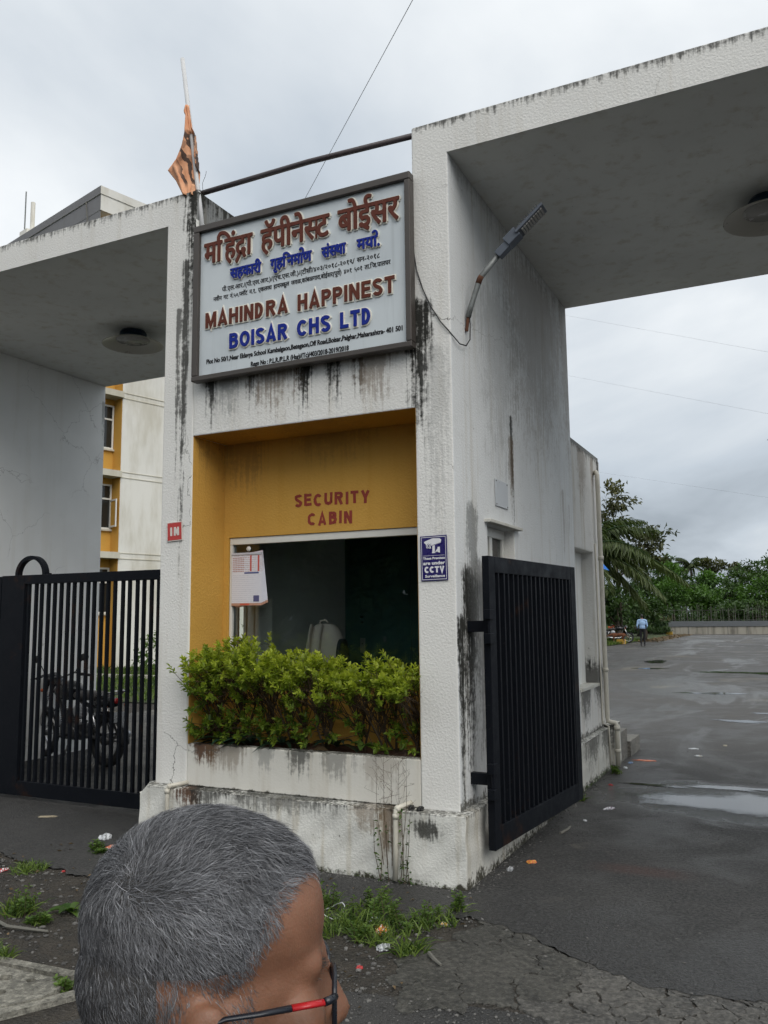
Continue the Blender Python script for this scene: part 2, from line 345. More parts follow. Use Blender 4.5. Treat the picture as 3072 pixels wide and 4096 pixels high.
# cracked concrete apron between road and asphalt
def clip(poly, p, n):
    out = []
    for i in range(len(poly)):
        a, b = poly[i], poly[(i+1) % len(poly)]
        da = (a[0]-p[0])*n[0]+(a[1]-p[1])*n[1]; db = (b[0]-p[0])*n[0]+(b[1]-p[1])*n[1]
        if da <= 0: out.append(a)
        if (da < 0 < db) or (db < 0 < da):
            t = da/(da-db); out.append((a[0]+(b[0]-a[0])*t, a[1]+(b[1]-a[1])*t))
    return out
def wob(x, y):
    return (x+.050*math.sin(7*y+2.3*x)+.022*math.sin(29*y+7*x)+.010*math.sin(77*y-20*x)+.005*math.sin(190*y+40*x), y+.050*math.sin(6*x+1.1*y)+.022*math.sin(27*x-9*y)+.010*math.sin(81*x+13*y)+.005*math.sin(205*x-30*y))
def concrete_mat(name, base, wetc):
    h = H(name); a = h.noise(2.2, 6, .65, dist=.3); b = h.noise(70, 4, .7); v = h.vor(60)
    g2 = h.noise(30, 4, .8); c = h.mix(h.ramp(a, .32, .68), wetc, base); c = h.mix(h.mul(h.ramp(g2, .50, .62), .6), c, tuple(k*1.7 for k in base)); c = h.mix(h.mul(h.ramp(g2, .48, .36), .7), c, tuple(k*.4 for k in wetc)); c = h.mix(h.mul(h.ramp(v, 0, .18, 1, 0), .35), c, (.03, .03, .03))
    return h.done(h.bsdf(c, h.ramp(a, .3, .7, .5, .85), h.bump(h.add(b, h.mul(v, .4)), .8, .008)))
M['apron'] = concrete_mat('apron_concrete', (.070, .067, .058), (.034, .033, .029))
M['apron2'] = concrete_mat('apron_concrete_pale', (.10, .095, .085), (.050, .048, .044))
apron = sheet('apron', [(.05, -1.60), (.02, -1.3), (.16, -1.05), (.17, -.55), (.45, -.62), (.8, -.80), (1.28, -1.06), (1.8, -1.01), (2.6, -1.28), (3.4, -1.42), (3.4, -2.0), (2.2, -1.75), (1.1, -1.58), (.6, -1.62)], -.0105, M['earth']); tag(apron, kind='structure')
AP = [(.03, -1.55), (.06, -1.30), (.20, -1.08), (.21, -.40), (.44, -.42), (.62, -.50), (.81, -.62), (1.05, -.75), (1.30, -.87), (1.8, -.82), (2.6, -1.08), (3.3, -1.2), (3.3, -1.95), (2.2, -1.70), (1.5, -1.62), (1.15, -1.55), (.95, -1.50), (.62, -1.575), (.35, -1.60)]
def inside(p, poly):
    c = False
    for i in range(len(poly)):
        (x1, y1), (x2, y2) = poly[i], poly[i-1]
        if (y1 > p[1]) != (y2 > p[1]) and p[0] < (x2-x1)*(p[1]-y1)/(y2-y1)+x1: c = not c
    return c
seeds = []
rs = random.Random(11)
for _ in range(4000):
    p = (rs.uniform(-.5, 3.9), rs.uniform(-2.5, -.1))
    d = .050 if p[0] < .95 else .0075
    if .95 < p[0] < 1.35: d = .018
    if not inside(p, AP): d *= .7
    if all((p[0]-q[0])**2+(p[1]-q[1])**2 > d for q in seeds): seeds.append(p)
for i, s_ in enumerate(seeds):
    if not inside(s_, AP): continue
    poly = [(s_[0]-.6, s_[1]-.6), (s_[0]+.6, s_[1]-.6), (s_[0]+.6, s_[1]+.6), (s_[0]-.6, s_[1]+.6)]
    for j, q in enumerate(seeds):
        if i != j and poly:
            m_ = ((s_[0]+q[0])/2, (s_[1]+q[1])/2); n_ = (q[0]-s_[0], q[1]-s_[1]); l_ = math.hypot(*n_); n_ = (n_[0]/l_, n_[1]/l_)
            gap = (.0004, .0010, .0022, .0042)[int(abs(math.sin(m_[0]*97+m_[1]*61))*3.99)]*(1 if s_[0] < 1.0 else 1.25)
            poly = clip(poly, (m_[0]-n_[0]*gap, m_[1]-n_[1]*gap), n_)
    if not poly: continue
    pts = []
    for k in range(len(poly)):
        a, b = poly[k], poly[(k+1) % len(poly)]; n = max(1, int(math.hypot(b[0]-a[0], b[1]-a[1])/.012))
        for t in range(n): pts.append((a[0]+(b[0]-a[0])*t/n, a[1]+(b[1]-a[1])*t/n))
    cx = sum(p[0] for p in pts)/len(pts); cy = sum(p[1] for p in pts)/len(pts)
    q2 = [wob(*p) for p in pts]
    top = rs.uniform(-.0072, -.0052); tl = (rs.uniform(-.005, .005), rs.uniform(-.005, .005))
    n = len(q2); vs = [(x, y, top+(x-cx)*tl[0]+(y-cy)*tl[1]) for x, y in q2]; ins = .003
    vt = [(cx+(x-cx)*(1-ins/max(.04, math.hypot(x-cx, y-cy))), cy+(y-cy)*(1-ins/max(.04, math.hypot(x-cx, y-cy))), z+.0035) for x, y, z in vs]
    vb = [(x, y, -.0115) for x, y, z in vs]
    mb = MB(); mb.add(vt+vs+vb, [tuple(range(n))]+[(i2, n+i2, n+(i2+1) % n, (i2+1) % n) for i2 in range(n)]+[(n+i2, 2*n+i2, 2*n+(i2+1) % n, n+(i2+1) % n) for i2 in range(n)])
    mb.build('cracked_slab', M['apron2'] if s_[0] > 1.0 else M['apron'], apron, fix=True)
# water standing on the asphalt
def water_mat():
    h = H('standing_water'); w = h.bsdf((.040, .039, .036), .035, Specular_IOR_Level=.6); at = h.n('ShaderNodeAttribute'); at.attribute_name = 'depth'
    k = h.add(at.outputs['Fac'], h.add(h.mul(h.sub(h.noise(3.5, 4, .65), .5), .75), h.mul(h.sub(h.noise(38, 3, .7), .5), .55)))
    tr = h.n('ShaderNodeBsdfTransparent'); mx = h.n('ShaderNodeMixShader'); h.put(mx.inputs[0], h.ramp(k, .20, .52)); h.t.links.new(tr.outputs[0], mx.inputs[1]); h.t.links.new(w, mx.inputs[2]); return h.done(mx.outputs[0])
M['water'] = water_mat()
def puddle(cx, cy, rx, ry, seed, rough=.22):
    r = random.Random(seed); ph = [r.uniform(0, 6.28) for _ in range(8)]; n = 60; vs = [(cx, cy, .0042)]; dp = [1.0]
    for q in (.5, 1.0):
        for i in range(n):
            a = 2*math.pi*i/n; k = (1+rough*sum(math.sin(a*(j+2)+ph[j])/(j+1.6) for j in range(8)))*1.35*q
            vs.append((cx+rx*k*math.cos(a), cy+ry*k*math.sin(a), .0042)); dp.append(1-q)
    fs = [(0, 1+i, 1+(i+1) % n) for i in range(n)]+[(1+i, 1+n+i, 1+n+(i+1) % n, 1+(i+1) % n) for i in range(n)]
    o = MB().add(vs, fs).build('puddle_water', M['water']); a_ = o.data.attributes.new('depth', 'FLOAT', 'POINT'); a_.data.foreach_set('value', np.array(dp, np.float32)); tag(o, kind='structure')
puddle(1.65, 3.15, 1.0, .48, 3); puddle(-2.55, 26.2, .42, 1.05, 5); puddle(-2.15, 22.3, .42, .38, 8, .3)
puddle(.62, 3.72, .30, .07, 21, .3); puddle(1.35, 3.85, .45, .10, 23, .35)
for i, (a, b, c, d) in enumerate([(1.1, 21, 1.6, .5), (1.9, 10.6, .6, .25), (1.15, 9.4, .5, .15), (.4, 14.2, .6, .25)]): puddle(a, b, c, d, 40+i, .4)

# ------------------------------------------------------------------ gatehouse
ZT, ZS, DD = 5.215, 4.958, 3.43
XR, XA, XB = -.276, -2.51, -2.21           # right pillar's inner face, left pillar
GH = thing('gatehouse', 'white plastered gatehouse with two drive-through arches and a yellow security cabin between', 'building')
fx = lambda u, t, z: (t, u, z)              # wall running along y, thickness along x
fy = lambda u, t, z: (u, t, z)
def front_side(o, fm, sm, others=None):
    """front faces (normal -y) get fm, others sm"""
    me = o.data; me.materials.clear(); me.materials.append(fm); me.materials.append(sm)
    if others: me.materials.append(others)
    for p in me.polygons:
        n = p.normal
        p.material_index = 0 if n.y < -.5 else (2 if others and n.z < -.5 else 1)
# right passage wall (with side window and niche), the part under the roof
sw = lambda u, z: .672 < u < 1.345 and 1.15 < z < 2.38
o = weld(cells([0, .672, 1.345, DD], [.45, 1.15, 2.38, ZS], sw, fx, XR, 0).build('passage_wall', M['wall_side'], GH)); bevel_where(o, .010, 2, lambda p: .46 < p.z < ZS-.05); front_side(o, M['front'], M['wall_side'])
# lower cabin wall running on behind
nh = lambda u, z: 3.362 < u < 4.334 and .927 < z < 2.392
o = weld(cells([DD+.001, 4.334, 4.86], [.45, .927, 2.392, 3.52], lambda u, z: u < 4.334 and .927 < z < 2.392, fx, XR, -.001).build('rear_wall', M['wall_rear'], GH)); bevel(o, .014, 3)
MB().box(XR, -.14, DD+.002, 4.36, .90, 2.42).build('niche_panel', M['soffit'], GH)
MB().box(-.14, .012, DD+.002, 4.33, .915, .945).build('niche_sill', M['plinth_side'], GH)
weld(cells([-2.2, -1.1, -.35, -.28], [.45, 2.6, 3.50], lambda u, z: -1.1 < u < -.35 and z < 2.6, fy, 4.72, 4.85).build('back_wall', M['wall_side'], GH))  # unseen doorway added to let daylight in from behind
MB().box(-2.2, -.01, DD+.01, 4.85, 3.52, 3.56).build('cabin_roof', M['darktop'], GH)
# left pillar wall with an opening into the cabin
lw = lambda u, z: .62 < u < 1.15 and 1.2 < z < 1.88
o = weld(cells([0, .62, 1.15, DD], [.45, 1.2, 1.88, ZS], lw, fx, XA, XB).build('left_pillar_wall', M['wall_side'], GH)); bevel_where(o, .010, 2, lambda p: .46 < p.z < ZS-.05); front_side(o, M['front'], M['interior'])
# roof slabs over both passages
def slab(x0, x1, nm):
    o = MB().box(x0, x1, 0, DD, ZS+.0005, ZT).build(nm, M['front'], GH); bevel_where(o, .014, 3, lambda p: p.z > ZS+.05); front_side(o, M['front'], M['darktop'], M['soffit']); return o
slab(XR, 4.75, 'roof_slab'); slab(-6.83, XB, 'roof_slab')
o = MB().box(-6.83, -6.53, 0, DD, -.01, ZS).build('outer_wall', M['front'], GH); front_side(o, M['front'], M['wall_inner']); bevel(o, .01)
o = MB().box(4.45, 4.75, 0, DD, -.01, ZS).build('outer_wall', M['front'], GH); front_side(o, M['front'], M['wall_inner']); bevel(o, .01)
# plinth
def nicked(mb): return mb
o = MB().box(-2.575, .066, -.095, 4.47, -.02, .4495).build('plinth', M['plinth'], GH)
me = o.data; me.materials.append(M['plinth_side'])
for p in me.polygons:
    if p.normal.x > .5: p.material_index = 1
b = bmesh.new(); b.from_mesh(me); bmesh.ops.subdivide_edges(b, edges=[e for e in b.edges], cuts=40, use_grid_fill=True)
for v in b.verts:      # uneven hand-rendered faces and a crumbled top edge and foot
    k = .004*math.sin(v.co.x*9+v.co.z*14)+.003*math.sin(v.co.x*23-v.co.z*31)+.002*math.sin(v.co.y*19+v.co.z*11)
    if v.co.y < -.09: v.co.y += k
    if v.co.x > .06: v.co.x += k*.8
    if v.co.z > .445 and (v.co.y < -.09 or v.co.x > .06): v.co.z -= .004+.004*abs(math.sin(v.co.x*37+v.co.y*29)); 
    if v.co.x < -2.56 and v.co.z > .40 and v.co.y < -.05: v.co.x += .05*(v.co.z-.40)/.05; v.co.z -= .02
b.to_mesh(me); b.free(); bevel(o, .012, 2, 60)
M['oldstep'] = concrete_mat('step_concrete', (.20, .19, .165), (.10, .095, .085))
MB().box(.010, .115, 4.475, 4.86, -.02, .475).build('corner_block', M['plinth_side'], GH)
MB().box(-1.2, .10, 4.865, 5.35, -.02, .335).build('step', M['oldstep'], GH)
MB().box(-1.2, .135, 5.355, 6.0, -.02, .18).build('step', M['oldstep'], GH)
# cabin front: beam under the sign board, planter wall, yellow recess
o = MB().box(XB+.001, XR-.001, .004, .60, 3.138, 3.62).build('beam', M['front'], GH); front_side(o, M['front'], M['front'], M['yellow']); bevel(o, .01)
o = MB().box(XB+.001, XR-.001, .005, .10, .451, .759).build('planter_wall', M['planter'], GH); bevel(o, .008, 2)
YB = .428
wy = lambda u, z: -2.158 < u and 1.20 < z < 2.357
o = weld(cells([XB+.001, -2.158, XR-.001], [.452, 1.20, 2.357, 3.1375], wy, fy, YB, .54).build('yellow_wall', M['yellow'], GH))
MB().box(XB, XB+.004, .012, YB-.001, .70, 3.137).build('yellow_reveal', M['yellow'], GH)
MB().box(XR-.004, XR, .012, YB-.001, .70, 3.137).build('yellow_reveal', M['yellow'], GH)
MB().box(XB+.01, XR-.01, .55, DD, 3.14, 3.20).build('cabin_ceiling', M['interior'], GH)
weld(cells([XB+.005, -1.1, -.35, XR-.005], [.452, 2.6, 3.14], lambda u, z: -1.1 < u < -.35 and z < 2.6, fy, DD-.12, DD).build('cabin_back_wall', M['interior'], GH))  # matching unseen doorway behind the cupboard, added to brighten the cabin
# soil in the planter
def soil_mat():
    h = H('red_soil'); a = h.noise(14, 6, .7); return h.done(h.bsdf(h.mix(a, (.030, .014, .008), (.10, .045, .025)), .95, h.bump(a, 1, .03)))
M['soil'] = soil_mat()
mb = MB(); nx, ny = 60, 10; vs = []
for i in range(nx+1):
    for j in range(ny+1):
        x = XB+.006+(XR-XB-.012)*i/nx; y = .101+(YB-.102)*j/ny
        vs.append((x, y, .745+.11*math.exp(-((x+2.1)/.13)**2)*(.6+.4*j/ny)+.02*math.sin(x*17)*math.sin(y*30)+rng.uniform(-.006, .006)))
mb.add(vs, [(i*(ny+1)+j, (i+1)*(ny+1)+j, (i+1)*(ny+1)+j+1, i*(ny+1)+j+1) for i in range(nx) for j in range(ny)]).build('planter_soil', M['soil'], GH, True)
# ---- cabin window
M['pvc'] = simple('white_frame', (.72, .71, .66), .35, .06, 12)
def glass_mat(name, tint=(.90, .94, .93), rough=.01):
    h = H(name); fr = h.n('ShaderNodeFresnel'); fr.inputs[0].default_value = 1.45
    tr = h.n('ShaderNodeBsdfTransparent'); tr.inputs[0].default_value = (*tint, 1); gl = h.n('ShaderNodeBsdfGlossy'); gl.inputs['Roughness'].default_value = rough
    mx = h.n('ShaderNodeMixShader'); h.put(mx.inputs[0], h.math('MULTIPLY', fr.outputs[0], 1.1, clamp=True)); h.t.links.new(tr.outputs[0], mx.inputs[1]); h.t.links.new(gl.outputs[0], mx.inputs[2])
    return h.done(mx.outputs[0])
M['glass'] = glass_mat('window_glass')
wn_ = MB().box(-2.156, XR-.002, YB+.012, YB+.075, 2.298, 2.355).build('window_frame', M['pvc'], GH); bevel(wn_, .004)
bevel(MB().box(-2.156, -2.132, YB+.012, YB+.075, 1.235, 2.297).build('frame_stile', M['pvc'], wn_), .004)
bevel(MB().box(-2.156, XR-.002, YB-.010, YB+.085, 1.202, 1.234).build('sill', M['pvc'], wn_), .004)
MB().box(-2.131, XR-.003, YB+.040, YB+.046, 1.235, 2.297).build('pane', M['glass'], wn_)
# ---- side window (sliding, white frame)
sf = MB().box(-.150, -.085, .676, 1.341, 2.305, 2.378).build('window_frame', M['pvc'], GH); bevel(sf, .004)
for y0, y1 in ((.676, .74), (.965, 1.03), (1.275, 1.341)): bevel(MB().box(-.149, -.086, y0, y1, 1.20, 2.304).build('frame_stile', M['pvc'], sf), .004)
MB().box(-.150, -.085, .676, 1.341, 1.152, 1.199).build('frame_rail', M['pvc'], sf)
MB().box(-.122, -.117, .741, .964, 1.20, 2.304).build('pane', M['glass'], sf)
MB().box(-.108, -.103, 1.031, 1.274, 1.20, 2.304).build('pane', M['glass'], sf)
bevel(MB().box(-.02, .05, .60, 1.42, 2.381, 2.405).build('drip_ledge', M['plinth_side'], GH), .004)
# ---- inside the cabin
for i in range(4):
    y = .70+i*.12
    MB().box(XB-.16, XB-.135, y, y+.028, 1.2, 1.88).build('grille_bar', M['pvc'], GH)
h_ = H('teal_steel'); M['teal'] = h_.done(h_.bsdf(h_.mix(h_.noise(4, 4, .6), (.008, .034, .033), (.014, .050, .046)), .5, Specular_IOR_Level=.3))
CB = thing('steel_cupboard', 'dark teal steel cupboard with a keyhole plate inside the cabin on the right', 'cupboard', (-1.0, 1.50, .452))
bevel(MB().box(-.66, .66, .02, .45, 0, 2.25).build('cupboard_body', M['teal'], CB), .006)
for s_ in (-1, 1): bevel(MB().box(min(.004*s_, .655*s_), max(.004*s_, .655*s_), 0, .0195, .03, 2.22).build('cupboard_door', M['teal'], CB), .004)
lp_ = bevel(MB().box(-.50, -.45, -.008, -.0005, .93, 1.06).build('lock_plate', simple('lock_metal', (.12, .13, .13), .4, metallic=.6), CB), .002)
MB().tube([(-.475, -.009, 1.01), (-.475, -.0125, 1.01)], .006, 8).build('keyhole', simple('keyhole_black', (.004, .004, .004), .6), lp_)
MB().tube([(-.475, -.001, 1.20), (-.475, -.045, 1.20), (-.475, -.045, 1.25), (-.475, -.001, 1.25)], .007, 8).build('handle', M['teal'], CB, True)
M['wood'] = simple('brown_wood', (.13, .075, .04), .5, .3, 18)
tb = thing('desk', 'low brown desk behind the cabin window under the backpack', 'desk', (-1.4, .86, 0))
bevel(MB().box(-.55, .55, -.26, .30, 1.17, 1.20).build('table_top', M['wood'], tb), .003)
for sx in (-.52, .48):
    for sy in (-.24, .25): MB().box(sx, sx+.04, sy, sy+.04, .452, 1.169).build('leg', M['wood'], tb)
sb = thing('switch_box', 'grey electric switch box on the cabin back wall', 'switch box', (-1.92, 3.29, 1.62))
bevel(MB().box(-.07, .07, -.05, .02, -.07, .07).build('box_body', simple('grey_plastic', (.30, .31, .30), .4), sb), .006)
MB().box(-.05, .05, -.056, -.0505, -.03, .04).build('box_lid', simple('grey_plastic_dark', (.12, .12, .12), .4), sb)
mt = thing('meter_box', 'black meter box high on the cabin back wall', 'meter box', (-1.62, 3.29, 2.05))
bevel(MB().box(-.10, .10, -.09, .02, -.14, .14).build('box_body', simple('black_plastic', (.02, .02, .022), .4), mt), .008)
MB().box(-.06, .06, -.097, -.0905, 0, .10).build('dial', simple('meter_dial', (.22, .23, .22), .2), mt)
# ------------------------------------------------------------------ lettering
def arc(cx, cy, rx, ry, a0, a1, n=12):
    return [(cx+rx*math.cos(R(a0+(a1-a0)*i/n)), cy+ry*math.sin(R(a0+(a1-a0)*i/n))) for i in range(n+1)]
def stroke_poly(pts, t):
    """centre line -> outline quads, mitred"""
    n = len(pts); Lf, Rt = [], []
    for i in range(n):
        d0 = Vector(pts[i])-Vector(pts[i-1]) if i else None; d1 = Vector(pts[i+1])-Vector(pts[i]) if i < n-1 else None
        if d0 is None: d0 = d1
        if d1 is None: d1 = d0
        d0 = d0.normalized(); d1 = d1.normalized(); n0 = Vector((-d0.y, d0.x)); n1 = Vector((-d1.y, d1.x)); m = n0+n1
        m = n0 if m.length < 1e-4 else m.normalized(); k = (t/2)/max(.45, m.dot(n0)); p = Vector(pts[i])
        Lf.append(p+m*k); Rt.append(p-m*k)
    return Lf, Rt
def glyphs(t):
    a = t/2; g = {}
    def D(name, w, st): g[name] = (w, st)
    D('M', .86, [[(a, 0), (a, 1)], [(.86-a, 0), (.86-a, 1)], [(a*1.2, 1-a*.4), (.43, .12), (.86-a*1.2, 1-a*.4)]])
    D('A', .76, [[(a*.95, 0), (.38, 1-a*.3), (.76-a*.95, 0)], [(.16, .27), (.60, .27)]])
    D('H', .70, [[(a, 0), (a, 1)], [(.70-a, 0), (.70-a, 1)], [(a, .52), (.70-a, .52)]])
    D('I', t, [[(a, 0), (a, 1)]])
    D('N', .70, [[(a, 0), (a, 1)], [(.70-a, 0), (.70-a, 1)], [(a, 1-a*.3), (.70-a, a*.3)]])
    bowl = lambda w, y0, y1: [(a, y1-a)]+arc(w-(y1-y0)/2 if (y1-y0)/2 < w-a else w*.45, (y0+y1)/2, min((y1-y0)/2, w*.55)-a, (y1-y0)/2-a, 90, -90, 12)+[(a, y0+a)]
    D('D', .70, [[(a, 0), (a, 1)], bowl(.70, 0, 1)])
    D('R', .72, [[(a, 0), (a, 1)], bowl(.68, .44, 1), [(.34, .5), (.72-a*.95, 0)]])
    D('P', .66, [[(a, 0), (a, 1)], bowl(.66, .40, 1)])
    D('B', .70, [[(a, 0), (a, 1)], bowl(.66, .47, 1), bowl(.70, 0, .47+t*.9)])
    D('E', .62, [[(a, 0), (a, 1)], [(a, 1-a), (.62, 1-a)], [(a, .52), (.58, .52)], [(a, a), (.62, a)]])
    D('L', .60, [[(a, 0), (a, 1)], [(a, a), (.60, a)]])
    D('T', .66, [[(.33, 0), (.33, 1)], [(0, 1-a), (.66, 1-a)]])
    D('S', .66, [arc(.33, .745, .33-a, .255-a*.9, 18, 200, 12)+arc(.33, .5, .25, .12, 160, 20, 1)[0:0]+[(.20, .58), (.46, .44)]+arc(.33, .255, .33-a, .255-a*.9, 22, -162, 12)])
    D('O', .78, [arc(.39, .5, .39-a, .5-a, 90, 450, 28)])
    D('C', .72, [arc(.38, .5, .38-a, .5-a, 42, 318, 22)])
    D('U', .70, [[(a, 1), (a, .36)]+arc(.35, .35, .35-a, .35-a, 180, 360, 14)+[(.70-a, .36), (.70-a, 1)]])
    D('Y', .70, [[(a*.9, 1), (.35, .42)], [(.70-a*.9, 1), (.35, .42)], [(.35, 0), (.35, .46)]])
    D('V', .74, [[(a*.9, 1), (.37, a*.3), (.74-a*.9, 1)]])
    return g
def letter_mesh(strokes, t, h, depth, sx=1.0, grow=0.0, back=0.0, warp=None):
    """upright letter in local x,z; front at y=-depth, back at y=back"""
    mb = MB()
    for si, st in enumerate(strokes):
        if grow:
            p0, p1 = Vector(st[0]), Vector(st[-1])
            if (p0-p1).length > .02 or len(st) < 6:
                d0 = (p0-Vector(st[1])).normalized()*grow/h; d1 = (p1-Vector(st[-2])).normalized()*grow/h
                st = [tuple(p0+d0)]+list(st[1:-1])+[tuple(p1+d1)]
        Lf, Rt = stroke_poly(st, t+2*grow/h); e = si*.0004
        for i in range(len(st)-1):
            q = [Lf[i], Rt[i], Rt[i+1], Lf[i+1]]
            f = [(p.x*h*sx, -depth-e, p.y*h) for p in q]; k = [(p.x*h*sx, back, p.y*h) for p in q]
            mb.add(f+k, [(0, 1, 2, 3), (0, 4, 5, 1), (1, 5, 6, 2), (2, 6, 7, 3), (3, 7, 4, 0)])
    return mb
LCACHE = {}
def put_letters(text, x0, x1, z0, h, y, parent, mats, t=.20, gap=.13, space=.42, depth=.012, grow=.008, names='letter', jit=0):
    """caps set between x0 and x1: coloured face plus pale halo backing, one part per letter"""
    G = glyphs(t); w = 0
    for i, c in enumerate(text): w += space if c == ' ' else G[c][0]+gap
    w -= gap; sx = (x1-x0)/(w*h); x = x0; r = random.Random(5)
    for c in text:
        if c == ' ': x += space*h*sx; continue
        key = (c, round(h, 3), round(sx, 3), t, depth)
        if key not in LCACHE or jit:
            if grow:
                mb = letter_mesh(G[c][1], t, h, depth*.55, sx, grow); fb = letter_mesh(G[c][1], t, h, depth, sx, 0, -depth*.5)
                mb.cur = 1; mb.add(fb.v, fb.f)
            else:
                st = G[c][1]
                if jit: st = [[(p[0]+r.uniform(-jit, jit), p[1]+r.uniform(-jit, jit)) for p in s_] for s_ in st]
                mb = letter_mesh(st, t, h, depth, sx)
            me = mb.mesh('letter')
            bb = bmesh.new(); bb.from_mesh(me); bmesh.ops.recalc_face_normals(bb, faces=bb.faces); bb.to_mesh(me); bb.free()
            for m in mats: me.materials.append(m)
            LCACHE[key] = me
        o = link(names, LCACHE[key], None, parent); o.location = (x, y, z0+(r.uniform(-.006, .006) if jit else 0)); x += (G[c][0]+gap)*h*sx
TXT = {}
def text2d(s, offset=0.0):
    k = (s, offset)
    if k in TXT: return TXT[k]
    c = bpy.data.curves.new('tmp', 'FONT'); c.body = s; c.offset = offset; c.resolution_u = 3
    o = bpy.data.objects.new('tmp', c); COL.objects.link(o)
    bpy.context.view_layer.update(); dg = bpy.context.evaluated_depsgraph_get()
    me = bpy.data.meshes.new_from_object(o.evaluated_get(dg))
    v = [(p.co.x, p.co.y) for p in me.vertices]; f = [tuple(p.vertices) for p in me.polygons]
    bpy.data.objects.remove(o); bpy.data.curves.remove(c); bpy.data.meshes.remove(me)
    TXT[k] = (v, f); return v, f
def maxx(s):
    v, f = text2d(s); return max(p[0] for p in v)
def adv(s): return maxx(s+'।')-maxx('।')
def cut(vf, x):
    v, f = vf; me = bpy.data.meshes.new('tmp'); me.from_pydata([(a, b, 0) for a, b in v], [], f)
    b = bmesh.new(); b.from_mesh(me); bmesh.ops.bisect_plane(b, geom=b.verts[:]+b.edges[:]+b.faces[:], plane_co=(x, 0, 0), plane_no=(1, 0, 0), clear_outer=True)
    b.verts.index_update(); out = ([(p.co.x, p.co.y) for p in b.verts], [tuple(q.index for q in p.verts) for p in b.faces]); b.free(); bpy.data.meshes.remove(me); return out
def deva(tokens):
    """glyphs in visual order. '~x' half form of x, '^' reph over the last glyph, '/' ra-stroke under the last glyph"""
    V, F = [], []; x = 0; last = (0, 0)
    def put(vf, dx):
        b = len(V); V.extend((p[0]+dx, p[1]) for p in vf[0]); F.extend(tuple(b+i for i in f) for f in vf[1])
    def bar(path, t):
        Lf, Rt = stroke_poly(path, t)
        for i in range(len(path)-1): put(([tuple(Lf[i]), tuple(Rt[i]), tuple(Rt[i+1]), tuple(Lf[i+1])], [(0, 1, 2, 3)]), 0)
    for tk in tokens:
        if tk.startswith('~'):
            a = adv(tk[1:]); c = a-.155; put(cut(text2d(tk[1:]), c), x); last = (x, c); x += c
        elif tk == '^': bar(arc(last[0]+last[1]-.16, .74, .17, .20, -30, 150, 8), .07)
        elif tk == '/': bar([(last[0]+last[1]*.52, .13), (last[0]+last[1]*.08, -.16)], .075)
        elif tk == ' ': x += .42
        else:
            put(text2d(tk), x); a = adv(tk); last = (x, a); x += a
    return V, F, x
def flat_text(name, vf, x0, x1, z0, h, y, parent, mat, bold=0.0, depth=0.0, layers=None):
    """lay 2d glyphs on a plane facing -y, scaled to fit x0..x1; bold copies them sideways a little"""
    V, F = vf[0], vf[1]; mn = min(p[0] for p in V); mxx = max(p[0] for p in V); sx = (x1-x0)/(mxx-mn); mb = MB()
    offs = [(0, 0)]
    if bold: offs += [(bold*math.cos(R(a)), bold*math.sin(R(a))) for a in range(0, 360, 60)]
    for i, (dx, dz) in enumerate(offs):
        e = y-depth-i*.00025
        mb.add([(x0+(p[0]-mn)*sx+dx, e, z0+p[1]*h+dz) for p in V], F)
        if depth:    # a rim so that the raised word has sides
            ed = {}
            for f in F:
                for a, b in zip(f, f[1:]+f[:1]): ed[(min(a, b), max(a, b))] = ed.get((min(a, b), max(a, b)), 0)+1
            for (a, b), n in ed.items():
                if n == 1:
                    P = [(x0+(V[k][0]-mn)*sx+dx, z0+V[k][1]*h+dz) for k in (a, b)]
                    mb.add([(P[0][0], e, P[0][1]), (P[1][0], e, P[1][1]), (P[1][0], y, P[1][1]), (P[0][0], y, P[0][1])], [(0, 1, 2, 3)])
    o = mb.build(name, mat, parent)
    if not depth: tag(o, kind='stuff')
    return o
def paint(name, col, rough=.6, var=.12, sc=9): return simple(name, col, rough, var, sc, spec=.18)
M['maroon'] = paint('maroon_letter', (.115, .032, .02)); M['blue'] = paint('blue_letter', (.010, .025, .24)); M['cream'] = paint('cream_letter_edge', (.80, .77, .68)); M['ink'] = paint('black_print', (.018, .018, .02))
h = H('sign_panel'); x, y, z = h.xyz(); pc = h.mix(h.ramp(h.noise(2, 3), .3, .7), (.52, .565, .59), (.585, .63, .65)); pc = h.mix(h.mul(h.ramp(h.noise(1, 3, .6, h.map(h.pos(), (18, 18, .8))), .55, .8), .35), pc, (.26, .28, .28)); M['panel'] = h.done(h.bsdf(pc, .32, Specular_IOR_Level=.4))
M['bronze'] = simple('bronze_frame', (.075, .065, .058), .42, .2, 8, metallic=.3)
SG = thing('sign_board', 'large grey name board with maroon and blue raised lettering in a brown frame', 'sign', (0, 0, 0))
SX0, SX1, SZ0, SZ1 = -2.158, -.252, 3.549, 4.834
MB().box(SX0+.05, SX1-.03, -.066, -.02, SZ0+.03, SZ1-.04).build('panel', M['panel'], SG)
MB().box(SX0+.02, SX1-.02, -.019, .003, SZ0+.02, SZ1-.02).build('backing', M['bronze'], SG)
fw = .055
for nm, a in (('frame_rail', (SX0, SX1, SZ1-fw, SZ1)), ('frame_rail', (SX0, SX1, SZ0, SZ0+fw*.75))):
    bevel(MB().box(a[0], a[1], -.098, -.0195, a[2], a[3]).build(nm, M['bronze'], SG), .006)
for a in ((SX0, SX0+fw), (SX1-fw*.8, SX1)): bevel(MB().box(a[0], a[1], -.0972, -.0198, SZ0+fw*.75+.001, SZ1-fw-.001).build('frame_stile', M['bronze'], SG), .006)
YS = -.066
def big_word(tok, x0, x1, z0, h, mat, bold, halo):
    vf = deva(tok)
    w = flat_text('raised_word', vf, x0, x1, z0, h, YS, SG, M['cream'], bold+halo, .010)
    flat_text('word_face', vf, x0, x1, z0, h, YS-.0125, w, mat, bold, .006)
hh = .262
